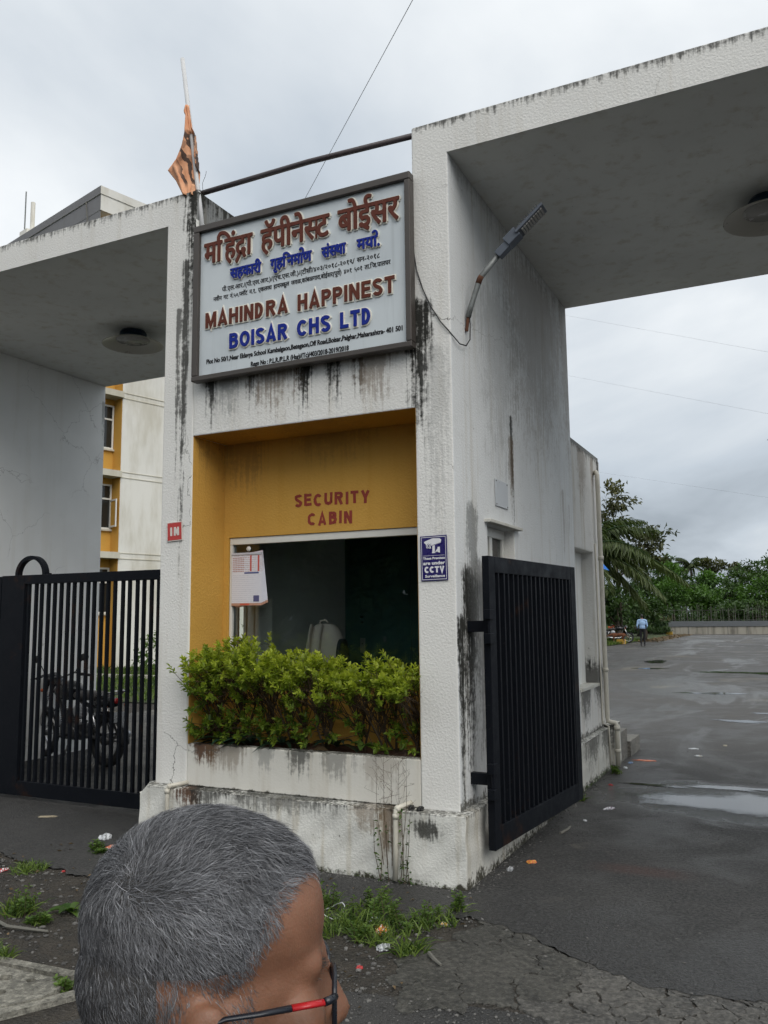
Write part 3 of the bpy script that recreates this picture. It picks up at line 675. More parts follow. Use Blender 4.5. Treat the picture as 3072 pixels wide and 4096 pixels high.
big_word(['म', 'ि', 'हं', 'द', '/', 'ा'], -2.055, -1.60, 4.506, hh, M['maroon'], .0062, .0090)
big_word(['हॅ', 'प', 'ी', 'ने', '~स', 'ट'], -1.515, -.915, 4.506, hh, M['maroon'], .0062, .0090)
big_word(['बो', 'ई', 'सर'], -.835, -.345, 4.506, hh, M['maroon'], .0062, .0090)
hh = .122
big_word(['सहकारी'], -1.80, -1.515, 4.338, hh, M['blue'], .0040, .0070)
big_word(['गृह', 'ि', 'नम', 'ा', '^', 'ण'], -1.425, -1.065, 4.338, hh, M['blue'], .0040, .0070)
big_word(['सं', '~स', 'था'], -.975, -.775, 4.338, hh, M['blue'], .0040, .0070)
big_word(['मय', 'ा', '^', '.'], -.68, -.50, 4.338, hh, M['blue'], .0040, .0070)
flat_text('small_print', deva(['पी.एल.आर./(पी.एल.आर.)/(एच.एस.जी.)/(टीसी/४०३/२०१८-२०१९/', ' ', 'सन-२०१८']), -1.89, -.505, 4.252, .052, YS-.0008, SG, M['ink'], .0011)
flat_text('small_print', deva(['नवीन', ' ', 'गट', ' ', 'नं.५०,', '~प', 'लॉट', ' ', 'न.१,', ' ', 'एकल', '~व', 'य', ' ', 'हाय', '~स', 'कूल', ' ', 'जवळ,कांबळगाव,बोईसर(पूव', '^', ')', ' ', '४०१', ' ', '५०१', ' ', 'ता.', 'ि', 'ज.पालघर']), -1.972, -.42, 4.186, .050, YS-.0008, SG, M['ink'], .0011)
put_letters('MAHINDRA', -2.038, -1.272, 3.972, .124, YS, SG, [M['cream'], M['maroon']], .205, .14, depth=.016, grow=.009, names='raised_letter')
put_letters('HAPPINEST', -1.185, -.385, 3.968, .124, YS, SG, [M['cream'], M['maroon']], .205, .14, depth=.016, grow=.009, names='raised_letter')
put_letters('BOISAR', -1.805, -1.275, 3.770, .122, YS, SG, [M['cream'], M['blue']], .215, .14, depth=.016, grow=.009, names='raised_letter')
put_letters('CHS', -1.19, -.907, 3.770, .122, YS, SG, [M['cream'], M['blue']], .215, .14, depth=.016, grow=.009, names='raised_letter')
put_letters('LTD', -.825, -.567, 3.770, .122, YS, SG, [M['cream'], M['blue']], .215, .14, depth=.016, grow=.009, names='raised_letter')
flat_text('small_print', text2d('Plot No 50/1,Near Eklavya School Kambalgaon,Betegaon,Off Road,Boisar,Palghar,Maharashtra- 401 501'), -2.03, -.335, 3.684, .052, YS-.0008, SG, M['ink'], .0021)
flat_text('small_print', text2d('Regn No : P.L.R./P.L.R (Hsg)/(Tc)/403/2018-2019/2018'), -1.608, -.762, 3.605, .052, YS-.0008, SG, M['ink'], .0021)
# hand painted words on the yellow wall
M['redpaint'] = simple('red_wall_paint', (.27, .035, .022), .7, .35, 30, .5, bscale=60)
PT = thing('painted_lettering', 'hand painted red words on the yellow wall above the cabin window', 'lettering')
put_letters('SECURITY', -1.522, -.853, 2.568, .098, YB-.001, PT, [M['redpaint']], .23, .20, depth=.0012, grow=0, names='painted_letter', jit=.022)
put_letters('CABIN', -1.402, -1.004, 2.418, .098, YB-.001, PT, [M['redpaint']], .23, .20, depth=.0012, grow=0, names='painted_letter', jit=.022)
# ------------------------------------------------------------------ IN plate
M['platewhite'] = simple('plate_white', (.66, .62, .57), .4, .1, 20); M['platered'] = simple('plate_red', (.50, .055, .05), .38, .15, 20)
IN = thing('direction_plate', 'small red plate reading IN on the left pillar', 'sign', (-2.362, -.004, 2.385)); IN.rotation_euler = (0, R(-2.2), 0)
bevel(MB().box(-.077, .077, -.006, 0, -.077, .077).build('plate', M['platewhite'], IN), .002)
MB().box(-.069, .069, -.0072, -.0061, -.069, .069).build('red_field', M['platered'], IN)
put_letters('IN', -.042, .046, -.034, .068, -.0073, IN, [M['platewhite']], .26, .22, depth=.0008, grow=0)
for sx in (-.068, .068):
    MB().lathe([(0, -.004), (.004, -.003), (.005, 0)], 8, M=Matrix.Translation((sx, -.0075, sx)) @ Matrix.Rotation(R(90), 4, 'X')).build('screw', M['bronze'], IN)
# ------------------------------------------------------------------ CCTV plate
M['navy'] = simple('navy_plate', (.022, .016, .115), .3, .1, 15); M['whiteprint'] = simple('white_print', (.74, .74, .76), .35, .04, 15)
CT = thing('warning_plate', 'navy blue surveillance warning plate with camera picture on the right pillar', 'sign', (-.152, -.004, 2.086)); CT.rotation_euler = (0, R(-1.0), 0)
bevel(MB().box(-.097, .097, -.005, 0, -.152, .152).build('plate', M['navy'], CT), .002)
y_ = -.0058
mb = MB()
for a in ((-.089, .089, .1405, .144), (-.089, .089, -.144, -.1405), (-.089, -.086, -.1404, .1404), (.086, .089, -.1404, .1404)): mb.box(a[0], a[1], y_, -.0051, a[2], a[3])
mb.build('border_print', M['whiteprint'], CT)
MB().box(-.078, .078, y_, -.0051, .0165, .0185).build('rule_print', M['whiteprint'], CT)
def poly_print(nm, pts, mat, d=0): return MB().prism(pts, y_-d, -.0051).build(nm, mat, CT)
poly_print('camera_hood', [(-.070, .108), (-.062, .116), (-.005, .134), (.045, .132), (.058, .122), (.052, .100), (-.012, .084), (-.050, .092)], M['whiteprint'])
poly_print('camera_front', [(-.056, .104), (-.020, .100), (-.018, .066), (-.051, .069)], M['whiteprint'], .0004)
mb = MB()
for r0, r1 in ((.0135, .0105), (.006, .0)):
    for i in range(16):
        a, b = 2*math.pi*i/16, 2*math.pi*(i+1)/16
        mb.add([(-.036+r0*math.cos(a), y_-.0008, .084+r0*1.1*math.sin(a)), (-.036+r0*math.cos(b), y_-.0008, .084+r0*1.1*math.sin(b)), (-.036+r1*math.cos(b), y_-.0008, .084+r1*1.1*math.sin(b)), (-.036+r1*math.cos(a), y_-.0008, .084+r1*1.1*math.sin(a))], [(0, 1, 2, 3)])
mb.build('camera_lens', M['navy'], CT)
mb = MB(); mb.box(-.019, -.0165, y_-.0009, y_-.0005, .068, .10); mb.prism([(-.012, .086), (.050, .103), (.050, .1015), (-.012, .0845)], y_-.0009, y_-.0005); mb.build('camera_line', M['navy'], CT)
poly_print('camera_neck', [(-.008, .084), (.010, .087), (.009, .044), (.012, .034), (-.013, .034), (-.009, .044)], M['whiteprint'])
poly_print('camera_bracket', [(.013, .046), (.028, .062), (.030, .074), (.046, .074), (.046, .034), (.032, .038), (.026, .044), (.013, .038)], M['whiteprint'])
ct = lambda s, x0, x1, z0, h, b: flat_text('plate_print', text2d(s), x0, x1, z0, h, y_, CT, M['whiteprint'], b)
ct('These Premises', -.078, .079, -.008, .0225, .0011); ct('are under', -.077, .078, -.043, .031, .0017); ct('Surveillance', -.066, .076, -.128, .0235, .0012)
put_letters('CCTV', -.071, .073, -.098, .043, -.0051, CT, [M['whiteprint']], .27, .10, depth=.0007, grow=0)
for sz in (-.142, .142): MB().lathe([(0, -.004), (.003, -.003), (.0045, 0)], 8, M=Matrix.Translation((0, -.0065, sz)) @ Matrix.Rotation(R(90), 4, 'X')).build('screw', M['bronze'], CT)
# blank plate on the side wall
NP = thing('blank_plate', 'blank pale plate screwed to the side wall above the small window', 'plate', (.004, 1.01, 2.637))
bevel(MB().box(0, .006, -.155, .155, -.104, .104).build('plate', simple('pale_plate', (.50, .52, .54), .35, .06, 10), NP), .002)
for sy in (-.135, .135):
    for sz in (-.09, .09): MB().lathe([(0, .003), (.006, .002), (.007, 0)], 8, M=Matrix.Translation((.0062, sy, sz)) @ Matrix.Rotation(R(90), 4, 'Y')).build('screw', M['bronze'], NP)
# ------------------------------------------------------------------ rail between the roofs, flag pole, flag
M['pipe'] = simple('brown_pipe', (.055, .042, .045), .5, .3, 12, .2)
rl = MB().tube([(XB-.05, .10, 5.235), (-1.2, .10, 5.245), (XR-.0, .10, 5.215)], .022, 12).build('rail_pipe', M['pipe'], None, True)
tag(rl, 'thin dark brown pipe spanning the gap between the two roofs', 'pipe')
M['pvcpipe'] = simple('pvc_pipe', (.60, .60, .60), .4, .12, 9)
fp = MB().tube([(-2.163, .045, 4.75), (-2.22, .045, 5.14), (-2.32, .04, 5.80), (-2.416, .03, 6.466)], .0185, 12).build('flag_pole', M['pvcpipe'], None, True)
tag(fp, 'slim pale plastic pole leaning above the left pillar with the flag', 'pole')
tie = MB().tube([(-2.235+.028*math.cos(a*.6), .07+.05*math.sin(a*.6), 5.225+.004*math.sin(a)) for a in range(22)]+[(-2.17, .02, 5.27), (-2.13, .01, 5.33), (-2.125, .01, 5.36)], .0018, 5).build('binding_wire', M['bronze'], None)
tag(tie, 'thin wire binding the pole to the pipe with a loose end', 'wire')
def flag():
    # draped cloth: folded against the pole, one corner hanging out to the left
    us = 26; ws = 40; vs = []
    for j in range(ws+1):
        v = j/ws; z = 6.0-.80*v
        px = -2.345+.125*v                         # pole centre at this height
        xl = float(np.interp(v, [0, .06, .12, .25, .4, .55, .65, .8, 1], [-2.352, -2.378, -2.350, -2.365, -2.405, -2.465, -2.545, -2.45, -2.365])); xr = float(np.interp(v, [0, .15, .25, .32, .5, .75, 1], [-2.325, -2.305, -2.285, -2.25, -2.228, -2.226, -2.236]))
        wl = px-xl; wr = xr-px
        for i in range(us+1):
            u = i/us; x = px-wl+(wl+wr)*u
            fold = .022*math.sin(u*9+v*2.5)*min(1, v*3)+.010*math.sin(u*21+v*6)
            yy = .012+fold-.012*math.sin(math.pi*u)
            if abs(x-px) < .03 and v > .3: yy = min(yy, .02) if u < .5 else max(yy, .058)
            dz = 0
            vs.append((x, yy, z+dz-.03*u*v))
    mb = MB(); mb.add(vs, [(j*(us+1)+i, j*(us+1)+i+1, (j+1)*(us+1)+i+1, (j+1)*(us+1)+i) for j in range(ws) for i in range(us)])
    return mb
h = H('saffron_cloth'); x, y, z = h.xyz()
oc = h.mix(h.ramp(h.noise(5, 3), .35, .65), (.66, .29, .15), (.76, .40, .23))
wv = h.math('SINE', h.add(h.mul(h.add(h.mul(x, 1.0), h.mul(z, .35)), 85), h.mul(h.noise(9, 2, .5), 9)))
pm = h.mul(h.ramp(wv, .25, .45), h.mul(h.ramp(h.math('ABSOLUTE', h.sub(z, 5.52)), .20, .27, 1, 0), h.ramp(h.add(x, h.mul(z, .16)), -1.545, -1.500)))
pm2 = h.mul(h.ramp(h.noise(16, 2, .5), .51, .54), h.mul(h.ramp(h.math('ABSOLUTE', h.sub(z, 5.62)), .1, .14, 1, 0), h.ramp(h.add(x, h.mul(z, .16)), -1.52, -1.49)))
oc = h.mix(h.math('MAXIMUM', h.mul(pm, .9), h.mul(pm2, .4)), oc, (.02, .02, .022)); M['saffron'] = h.done(h.bsdf(oc, .85, h.bump(h.noise(60, 2), .2, .003)))
fo = flag().build('flag', M['saffron'], None, True); md = fo.modifiers.new('thick', 'SOLIDIFY'); md.thickness = .002
tag(fo, 'saffron cloth flag with dark print hanging limp from the leaning pole', 'flag')
# ------------------------------------------------------------------ street lamp on the side wall and its cable
M['galv'] = simple('galvanised', (.20, .21, .205), .5, .25, 25, .2, metallic=.4); M['lampgrey'] = simple('lamp_casing', (.085, .10, .125), .5, .15, 15); M['diffuser'] = simple('lamp_diffuser', (.30, .29, .27), .25, .1, 8); M['rust'] = simple('rust', (.10, .04, .02), .9, .4, 30, .5)
SL = thing('wall_lamp', 'grey street lamp on a bent pipe arm fixed to the right pillar wall', 'lamp', (0, .286, 0))
MB().tube([(.012, 0, 3.73), (.022, 0, 3.80), (.030, 0, 3.88)], .013, 8).build('bracket', M['rust'], SL)
MB().tube([(.026, 0, 3.83), (.05, 0, 3.91), (.115, 0, 4.085), (.130, 0, 4.115), (.30, 0, 4.285)], .020, 12).build('arm', M['galv'], SL, True)
MB().tube([(.108, 0, 4.068), (.122, 0, 4.102), (.134, 0, 4.12)], .0212, 12).build('weld_joint', M['rust'], SL, True)
Ml = Matrix.Translation((.262, 0, 4.247)) @ Matrix.Rotation(R(-40), 4, 'Y')
bevel(MB().box(0, .11, -.032, .032, -.030, .030, Ml).build('socket', M['lampgrey'], SL), .005)
bevel(MB().box(.10, .21, -.045, .045, -.028, .048, Ml).build('driver_case', M['lampgrey'], SL), .006)
bevel(MB().box(.19, .45, -.062, .062, -.012, .012, Ml).build('lamp_head', M['lampgrey'], SL), .005)
for i in range(11): MB().box(.215+i*.02, .219+i*.02, -.055, .055, .012, .030, Ml).build('fin', M['lampgrey'], SL)
mb = MB()
for i in range(9): MB().box(.235+i*.022, .251+i*.022, -.048, .048, -.021, -.0121, Ml).build('lens', M['diffuser'], SL)
cb = MB().tube([(-.268, -.03, 4.40), (-.265, -.012, 4.28), (-.245, -.010, 4.13), (-.20, -.010, 3.98), (-.14, -.010, 3.84), (-.07, -.010, 3.72), (-.01, -.012, 3.645), (.012, .02, 3.61), (.020, .12, 3.585), (.030, .22, 3.60), (.040, .275, 3.66), (.040, .286, 3.78), (.036, .286, 3.85)], .0045, 6).build('cable', simple('black_cable', (.015, .015, .016), .5), None, True)
tag(cb, 'black cable looping from the name board to the wall lamp', 'cable')
# ------------------------------------------------------------------ ceiling lamps under the roofs
M['lampblue'] = simple('navy_lamp_body', (.012, .030, .060), .35, .15, 12); M['lampcream'] = simple('cream_shade', (.40, .38, .33), .35, .08, 12, spec=.6); M['diffuser'] = simple('lamp_diffuser', (.30, .29, .27), .25, .1, 8)
CL = thing('ceiling_lamp', 'round navy and cream ceiling lamp under the left passage roof', 'lamp', (-4.58, 1.85, ZS), group='round ceiling lamps under the passage roofs')
MB().lathe([(.0, -.002), (.135, -.002), (.15, -.03), (.15, -.075), (.185, -.085), (.20, -.10)], 32).build('lamp_body', M['lampblue'], CL, True)
MB().lathe([(.19, -.093), (.335, -.155), (.338, -.162), (.332, -.162), (.185, -.10)], 40).build('shade', M['lampcream'], CL, True)
MB().lathe([(.188, -.101), (.18, -.112), (.0, -.116)], 32).build('diffuser', M['diffuser'], CL, True)
c2 = copy_tree(CL); c2.location = (2.02, 1.78, ZS); c2['label'] = 'round navy and cream ceiling lamp under the right passage roof, cut by the picture edge'
# ------------------------------------------------------------------ gates
h = H('black_gate_paint'); nz_ = h.noise(6, 4, .65); c_g = h.mix(nz_, (.0035, .0045, .007), (.0062, .0078, .0115)); c_g = h.mix(h.mul(h.ramp(h.noise(2.2, 5, .7), .58, .70), .75), c_g, (.030, .014, .008)); c_g = h.mix(h.mul(h.ramp(h.noise(60, 2, .6), .66, .74), .35), c_g, (.05, .045, .04)); M['gate'] = h.done(h.bsdf(c_g, h.ramp(nz_, .3, .7, .42, .62), h.bump(h.noise(40, 2), .15, .003), Specular_IOR_Level=.14))
def bars(mb_name, parent, n, x0, pitch, z0, z1, w, d, mat):
    me = MB().box(-w/2, w/2, -d/2, d/2, 0, z1-z0).mesh(mb_name); me.materials.append(mat)
    for i in range(n):
        o = link(mb_name, me, None, parent); q_ = math.sin(i*12.9898)*43758.5; q_ -= math.floor(q_); o.location = (x0+i*pitch+(q_-.5)*.007, 0, z0); o.rotation_euler = (0, (q_-.5)*.0035, 0)
GR = thing('gate_leaf', 'black barred metal gate leaf standing open against the side wall', 'gate', (.15, .16, 0), R(90-5.25))
lw_ = 1.79
bevel(MB().box(0, .105, -.025, .025, .19, 2.10).build('gate_stile', M['gate'], GR), .003); bevel(MB().box(lw_-.12, lw_, -.025, .025, .19, 2.10).build('gate_stile', M['gate'], GR), .003)
bevel(MB().box(.1055, lw_-.1205, -.0245, .0245, 1.99, 2.0995).build('gate_rail', M['gate'], GR), .003); bevel(MB().box(.1055, lw_-.1205, -.0245, .0245, .1905, .33).build('gate_rail', M['gate'], GR), .003)
bars('gate_bar', GR, 18, .175, .0868, .33, 1.99, .022, .046, M['gate'])
for z in (1.62, .62):
    hg = bevel(MB().box(-.045, .03, -.045, .005, z-.105, z-.04).build('hinge_knuckle', M['gate'], GR), .003)
    bevel(MB().box(-.045, .03, -.045, .005, z+.055, z+.12).build('hinge_knuckle', M['gate'], GR), .003)
    MB().tube([(-.012, -.02, z-.10), (-.012, -.02, z+.115)], .011, 8).build('hinge_pin', M['gate'], hg)
HA = thing('hinge_arms', 'x', 'hinge'); bpy.data.objects.remove(HA)
for z, nm in ((1.62, 'upper black gate hinge arm set into the right pillar wall'), (.62, 'lower black gate hinge arm set into the right pillar wall')):
    o = bevel(MB().box(-.03, .155, .195, .245, z-.03, z+.045).build('hinge_arm', M['gate']), .003); tag(o, nm, 'hinge')
GL = thing('gate_leaf', 'closed black barred gate leaf with a ring on top across the left passage', 'gate', (-5.165, .75, 0))
bevel(MB().box(0, .32, -.03, .03, .03, 2.145).build('gate_stile', M['gate'], GL), .003)
bevel(MB().box(.3205, 2.60, -.03, .03, 2.055, 2.1445).build('gate_rail', M['gate'], GL), .003); bevel(MB().box(.3205, 2.60, -.028, .028, .031, .165).build('gate_rail', M['gate'], GL), .003)
bars('gate_bar', GL, 26, .365, .0862, .165, 2.055, .024, .032, M['gate'])
mb = MB(); vs = []; n = 22
for i in range(n+1):
    a = math.pi*i/n; c_, s_ = math.cos(a), math.sin(a)
    for rr_, yy in ((.170, -.03), (.205, -.03), (.205, .03), (.170, .03)): vs.append((.385-rr_*c_, yy, 2.1446+rr_*.93*s_))
mb.add(vs, [(i*4+k, i*4+(k+1) % 4, (i+1)*4+(k+1) % 4, (i+1)*4+k) for i in range(n) for k in range(4)]+[(0, 1, 2, 3), (n*4, n*4+1, n*4+2, n*4+3)]).build('ring', M['gate'], GL, fix=True)
MB().box(.56, .63, -.02, .02, 2.1446, 2.158).build('ring_plate', M['gate'], GL)
GL2 = thing('gate_leaf', 'black sheet metal gate leaf at the left picture edge beside the barred one', 'gate', (-6.50, .76, 0))
bevel(MB().box(0, 1.325, -.02, .02, .03, 2.14).build('gate_sheet', M['gate'], GL2), .003)
MB().box(1.20, 1.32, -.034, -.0205, .03, 2.14).build('gate_stile', M['gate'], GL2)
# ------------------------------------------------------------------ drain pipes
M['pvcold'] = simple('old_pvc', (.58, .55, .47), .5, .2, 14, .1)
def pipe_thing(label, pts, r, sockets):
    t = thing('drain_pipe', label, 'pipe')
    MB().tube(pts, r, 14).build('pipe_run', M['pvcold'], t, True)
    for a, b in sockets: MB().tube([a, b], r*1.28, 14).build('socket', M['pvcold'], t, True)
pipe_thing('pale elbow drain pipe crossing the plinth top beside the left pillar', [(-2.19, -.004, .475), (-2.235, -.06, .468), (-2.27, -.105, .462), (-2.285, -.118, .452), (-2.287, -.122, .43), (-2.287, -.122, .0)], .0155, [((-2.270, -.105, .462), (-2.286, -.119, .453)), ((-2.287, -.122, .44), (-2.287, -.122, .41))])
pipe_thing('pale drain pipe standing in weeds at the right end of the plinth', [(-.345, -.006, .480), (-.37, -.06, .474), (-.395, -.105, .466), (-.403, -.118, .452), (-.404, -.122, .42), (-.405, -.124, .25), (-.41, -.128, .02)], .017, [((-.393, -.104, .466), (-.403, -.118, .452)), ((-.404, -.122, .43), (-.404, -.122, .40))])
pipe_thing('long pale rainwater downpipe on the rear corner of the gatehouse', [(-.02, 4.55, 3.33), (.03, 4.50, 3.34), (.052, 4.47, 3.30), (.055, 4.46, 3.2), (.055, 4.46, .56), (.06, 4.46, .52), (.10, 4.47, .505), (.135, 4.48, .50), (.15, 4.48, .47), (.15, 4.47, .03)], .026, [((.055, 4.46, 2.36), (.055, 4.46, 2.31)), ((.055, 4.46, 1.10), (.055, 4.46, 1.06)), ((.15, 4.48, .22), (.15, 4.48, .18)), ((.15, 4.48, .47), (.15, 4.478, .42))])
t = MB().tube([(.012, 4.40, 2.5), (.012, 4.40, .50), (.075, 4.41, .47), (.078, 4.42, .03)], .009, 6).build('conduit', M['pvcold'], None, True); tag(t, 'thin pale conduit running beside the rainwater downpipe', 'conduit')
# ------------------------------------------------------------------ hanging calendar and backpack behind the cabin glass
M['paper'] = simple('calendar_paper', (.55, .56, .62), .6, .05, 20)
h = H('printed_paper'); v = h.map(h.obj(), (1, 1, 1)); x_ = h.n('ShaderNodeSeparateXYZ'); h.put(x_.inputs[0], v); X_, Y_, Z_ = x_.outputs
rows = h.ramp(h.math('FRACT', h.mul(Z_, 62)), .35, .6); cols = h.ramp(h.noise(240, 2, .6), .45, .6)
topm = h.mul(h.ramp(Z_, -.16, -.15), h.ramp(X_, -.13, -.12)); c = h.mix(h.mul(h.mul(rows, cols), h.mul(topm, .8)), (.74, .75, .82), (.30, .10, .08))
c = h.mix(h.mul(h.mul(rows, cols), h.mul(h.ramp(Z_, -.17, -.18), .38)), c, (.2, .2, .32))
c = h.mix(h.ramp(Z_, -.408, -.402, 1, 0), c, (.50, .28, .20)); M['print'] = h.done(h.bsdf(c, .6))
CA = thing('wall_calendar', 'printed paper calendar hanging inside the left end of the cabin window', 'calendar', (-1.985, YB+.006, 2.225))
for i, (a, b) in enumerate(((0, 0), (2.5, .004), (5.5, .008), (9, .012))):
    o = MB().box(-.145, .150, b, b+.0012, -.425, 0).build('calendar_page', M['print'], CA); o.rotation_euler = (0, R(-a*.8), 0)
MB().box(-.145, .15, -.006, -.001, -.012, .004).build('binding', M['paper'], CA)
for nm_, cl_, a_ in (('date_grid_print', (.42, .16, .12), (-.135, -.02, -.15, -.025)), ('side_print', (.55, .10, .08), (.035, .050, -.15, -.02)), ('side_print', (.55, .10, .08), (.110, .125, -.15, -.02)), ('caption_print', (.06, .08, .25), (-.02, .12, -.168, -.156)), ('logo_print', (.10, .10, .22), (.07, .125, -.395, -.345)), ('footer_print', (.60, .10, .06), (-.06, .03, -.421, -.409))):
    if nm_ == 'date_grid_print':
        mbp = MB()
        for r_ in range(8):
            for q_ in range(7): mbp.box(a_[0]+q_*.0165, a_[0]+q_*.0165+.009, -.0012, -.0003, a_[2]+r_*.0155, a_[2]+r_*.0155+.007)
        tag(mbp.build(nm_, simple('calendar_'+nm_, cl_, .6, .1, 30), CA), kind='stuff')
    else: MB().box(a_[0], a_[1], -.0012, -.0003, a_[2], a_[3]).build(nm_, simple('calendar_'+nm_, cl_, .6, .1, 30), CA)
mb = MB().lathe([(.0, 0), (.020, 0), (.022, .004), (.016, .010), (0, .012)], 16, M=Matrix.Translation((-1.985, YB+.030, 2.262)) @ Matrix.Rotation(R(-90), 4, 'X'))
tag(mb.build('suction_hook', M['pvc'], None, True), 'small round white suction hook on the cabin glass above the calendar', 'hook')
M['bagcloth'] = simple('taupe_cloth', (.72, .61, .55), .85, .12, 25, .3)
BP = thing('backpack', 'taupe backpack standing on the desk behind the cabin glass', 'backpack', (-1.40, .70, 1.20))
def puffy(name, sx, sy, sz, mat, parent, c=(0, 0, 0), e=.42, n=20, taper=.8, rz=0):
    vs = []; fs = []
    for i in range(n+1):
        ph = -math.pi/2+math.pi*i/n
        for j in range(n*2):
            th = math.pi*j/n; f_ = lambda w, k: math.copysign(abs(w)**k, w)
            z = f_(math.sin(ph), e*1.3); k = 1-(1-taper)*max(0, z)**1.5
            vs.append((c[0]+sx*f_(math.cos(ph), e)*f_(math.cos(th), e*1.4)*k, c[1]+sy*f_(math.cos(ph), e)*f_(math.sin(th), e*1.4)*k, c[2]+sz*z))
    m = n*2
    for i in range(n):
        for j in range(m): fs.append((i*m+j, i*m+(j+1) % m, (i+1)*m+(j+1) % m, (i+1)*m+j))
    mb = MB(); mb.add(vs, fs); return mb.build(name, mat, parent, True)
puffy('bag_body', .165, .10, .225, M['bagcloth'], BP, (0, 0, .225), .5, 20, .72)
puffy('front_pocket', .03, .085, .15, simple('dark_cloth', (.03, .035, .045), .8), BP, (.155, 0, .18), .5, 14, .8)
for sx in (-.075, .02):
    MB().tube([(sx, -.085, .44), (sx-.005, -.112, .36), (sx-.01, -.12, .24), (sx+.005, -.115, .10)], .022, 8, flat=.4).build('strap', M['bagcloth'], BP, True)
MB().tube([(-.05, 0, .435), (-.045, 0, .47), (0, 0, .478), (.03, 0, .455)], .008, 6).build('grab_loop', M['bagcloth'], BP, True)
pb = puffy('plastic_bag', .10, .07, .10, simple('pale_plastic', (.35, .45, .52), .3), None, (-1.60, .70, 1.29), .7, 12, .7); tag(pb, 'pale blue plastic bag beside the backpack behind the glass', 'bag')
# ------------------------------------------------------------------ foliage
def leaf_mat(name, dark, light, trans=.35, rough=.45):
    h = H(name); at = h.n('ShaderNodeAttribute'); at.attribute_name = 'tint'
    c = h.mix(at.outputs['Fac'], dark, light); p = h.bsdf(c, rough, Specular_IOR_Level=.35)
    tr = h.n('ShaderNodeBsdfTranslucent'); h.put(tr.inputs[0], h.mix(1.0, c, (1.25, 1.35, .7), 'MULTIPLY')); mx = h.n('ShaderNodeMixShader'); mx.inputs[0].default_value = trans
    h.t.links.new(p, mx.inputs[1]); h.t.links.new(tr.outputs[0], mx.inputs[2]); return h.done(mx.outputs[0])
def leaves(name, P, D, L, Wd, T, mat, parent=None, nr=None, six=False, curl=.15):
    """one mesh of folded leaf blades; P base points, D directions, L lengths, Wd widths, T tints"""
    P = np.asarray(P, float); D = np.asarray(D, float); n = len(P); nr = nr or np.random.default_rng(1)
    D /= np.linalg.norm(D, axis=1, keepdims=True)+1e-9
    up = nr.normal(size=(n, 3))*.45+np.array([0, 0, 1.0]); S = np.cross(D, up); S /= np.linalg.norm(S, axis=1, keepdims=True)+1e-9; N = np.cross(S, D)
    L = np.broadcast_to(L, (n,))[:, None]; Wd = np.broadcast_to(Wd, (n,))[:, None]
    if six:
        pts = [P, P+D*L*.30+S*Wd*.46+N*Wd*.15, P+D*L*.68+S*Wd*.40+N*Wd*.10, P+D*L-N*L*curl, P+D*L*.68-S*Wd*.40+N*Wd*.10, P+D*L*.30-S*Wd*.46+N*Wd*.15]
        base = np.array([[0, 1, 2, 3], [0, 3, 4, 5]]); k = 6
    else:
        pts = [P, P+D*L*.45+S*Wd*.5+N*Wd*.18, P+D*L-N*L*curl, P+D*L*.45-S*Wd*.5+N*Wd*.18]; base = np.array([[0, 1, 2], [0, 2, 3]]); k = 4
    V = np.stack(pts, 1).reshape(-1, 3); F = (base[None]+(np.arange(n)*k)[:, None, None]).reshape(-1, base.shape[1])
    me = bpy.data.meshes.new(name); me.vertices.add(len(V)); me.vertices.foreach_set('co', V.ravel())
    w = base.shape[1]; me.loops.add(F.size); me.loops.foreach_set('vertex_index', F.ravel().astype(np.int32)); me.polygons.add(len(F))
    me.polygons.foreach_set('loop_start', (np.arange(len(F))*w).astype(np.int32)); me.polygons.foreach_set('loop_total', np.full(len(F), w, np.int32)); me.update(calc_edges=True)
    a = me.attributes.new('tint', 'FLOAT', 'POINT'); a.data.foreach_set('value', np.repeat(np.clip(T, 0, 1), k).astype(np.float32))
    o = link(name, me, mat, parent)
    if parent is not None and name != 'frond': tag(o, kind='stuff')
    return o
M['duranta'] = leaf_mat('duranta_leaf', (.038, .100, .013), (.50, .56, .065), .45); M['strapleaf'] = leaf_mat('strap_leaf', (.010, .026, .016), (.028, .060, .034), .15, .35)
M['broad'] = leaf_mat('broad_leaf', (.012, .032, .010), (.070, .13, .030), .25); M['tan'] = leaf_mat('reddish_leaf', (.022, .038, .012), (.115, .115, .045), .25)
M['fresh'] = leaf_mat('fresh_leaf', (.022, .060, .012), (.10, .20, .035), .3); M['palmleaf'] = leaf_mat('palm_leaf', (.016, .036, .010), (.11, .145, .045), .25); M['weed'] = leaf_mat('weed_leaf', (.028, .070, .014), (.16, .25, .05), .35)
M['grassb'] = leaf_mat('grass_blade', (.028, .065, .014), (.20, .28, .06), .35); M['dry'] = leaf_mat('dry_leaf', (.08, .055, .03), (.22, .15, .08), .2)
M['bark'] = simple('bark', (.075, .060, .045), .9, .35, 14, .6); M['twig'] = simple('twig', (.075, .050, .028), .85, .3, 30)
ZTOP = lambda x: float(np.interp(x, [-2.35, -2.15, -1.95, -1.7, -1.4, -1.15, -.9, -.6, -.3], [1.33, 1.40, 1.50, 1.44, 1.38, 1.40, 1.35, 1.36, 1.30]))
ZLOW = lambda x: float(np.interp(x, [-2.3, -1.8, -1.4, -.9, -.3], [.88, .92, 1.03, 1.10, 1.00]))
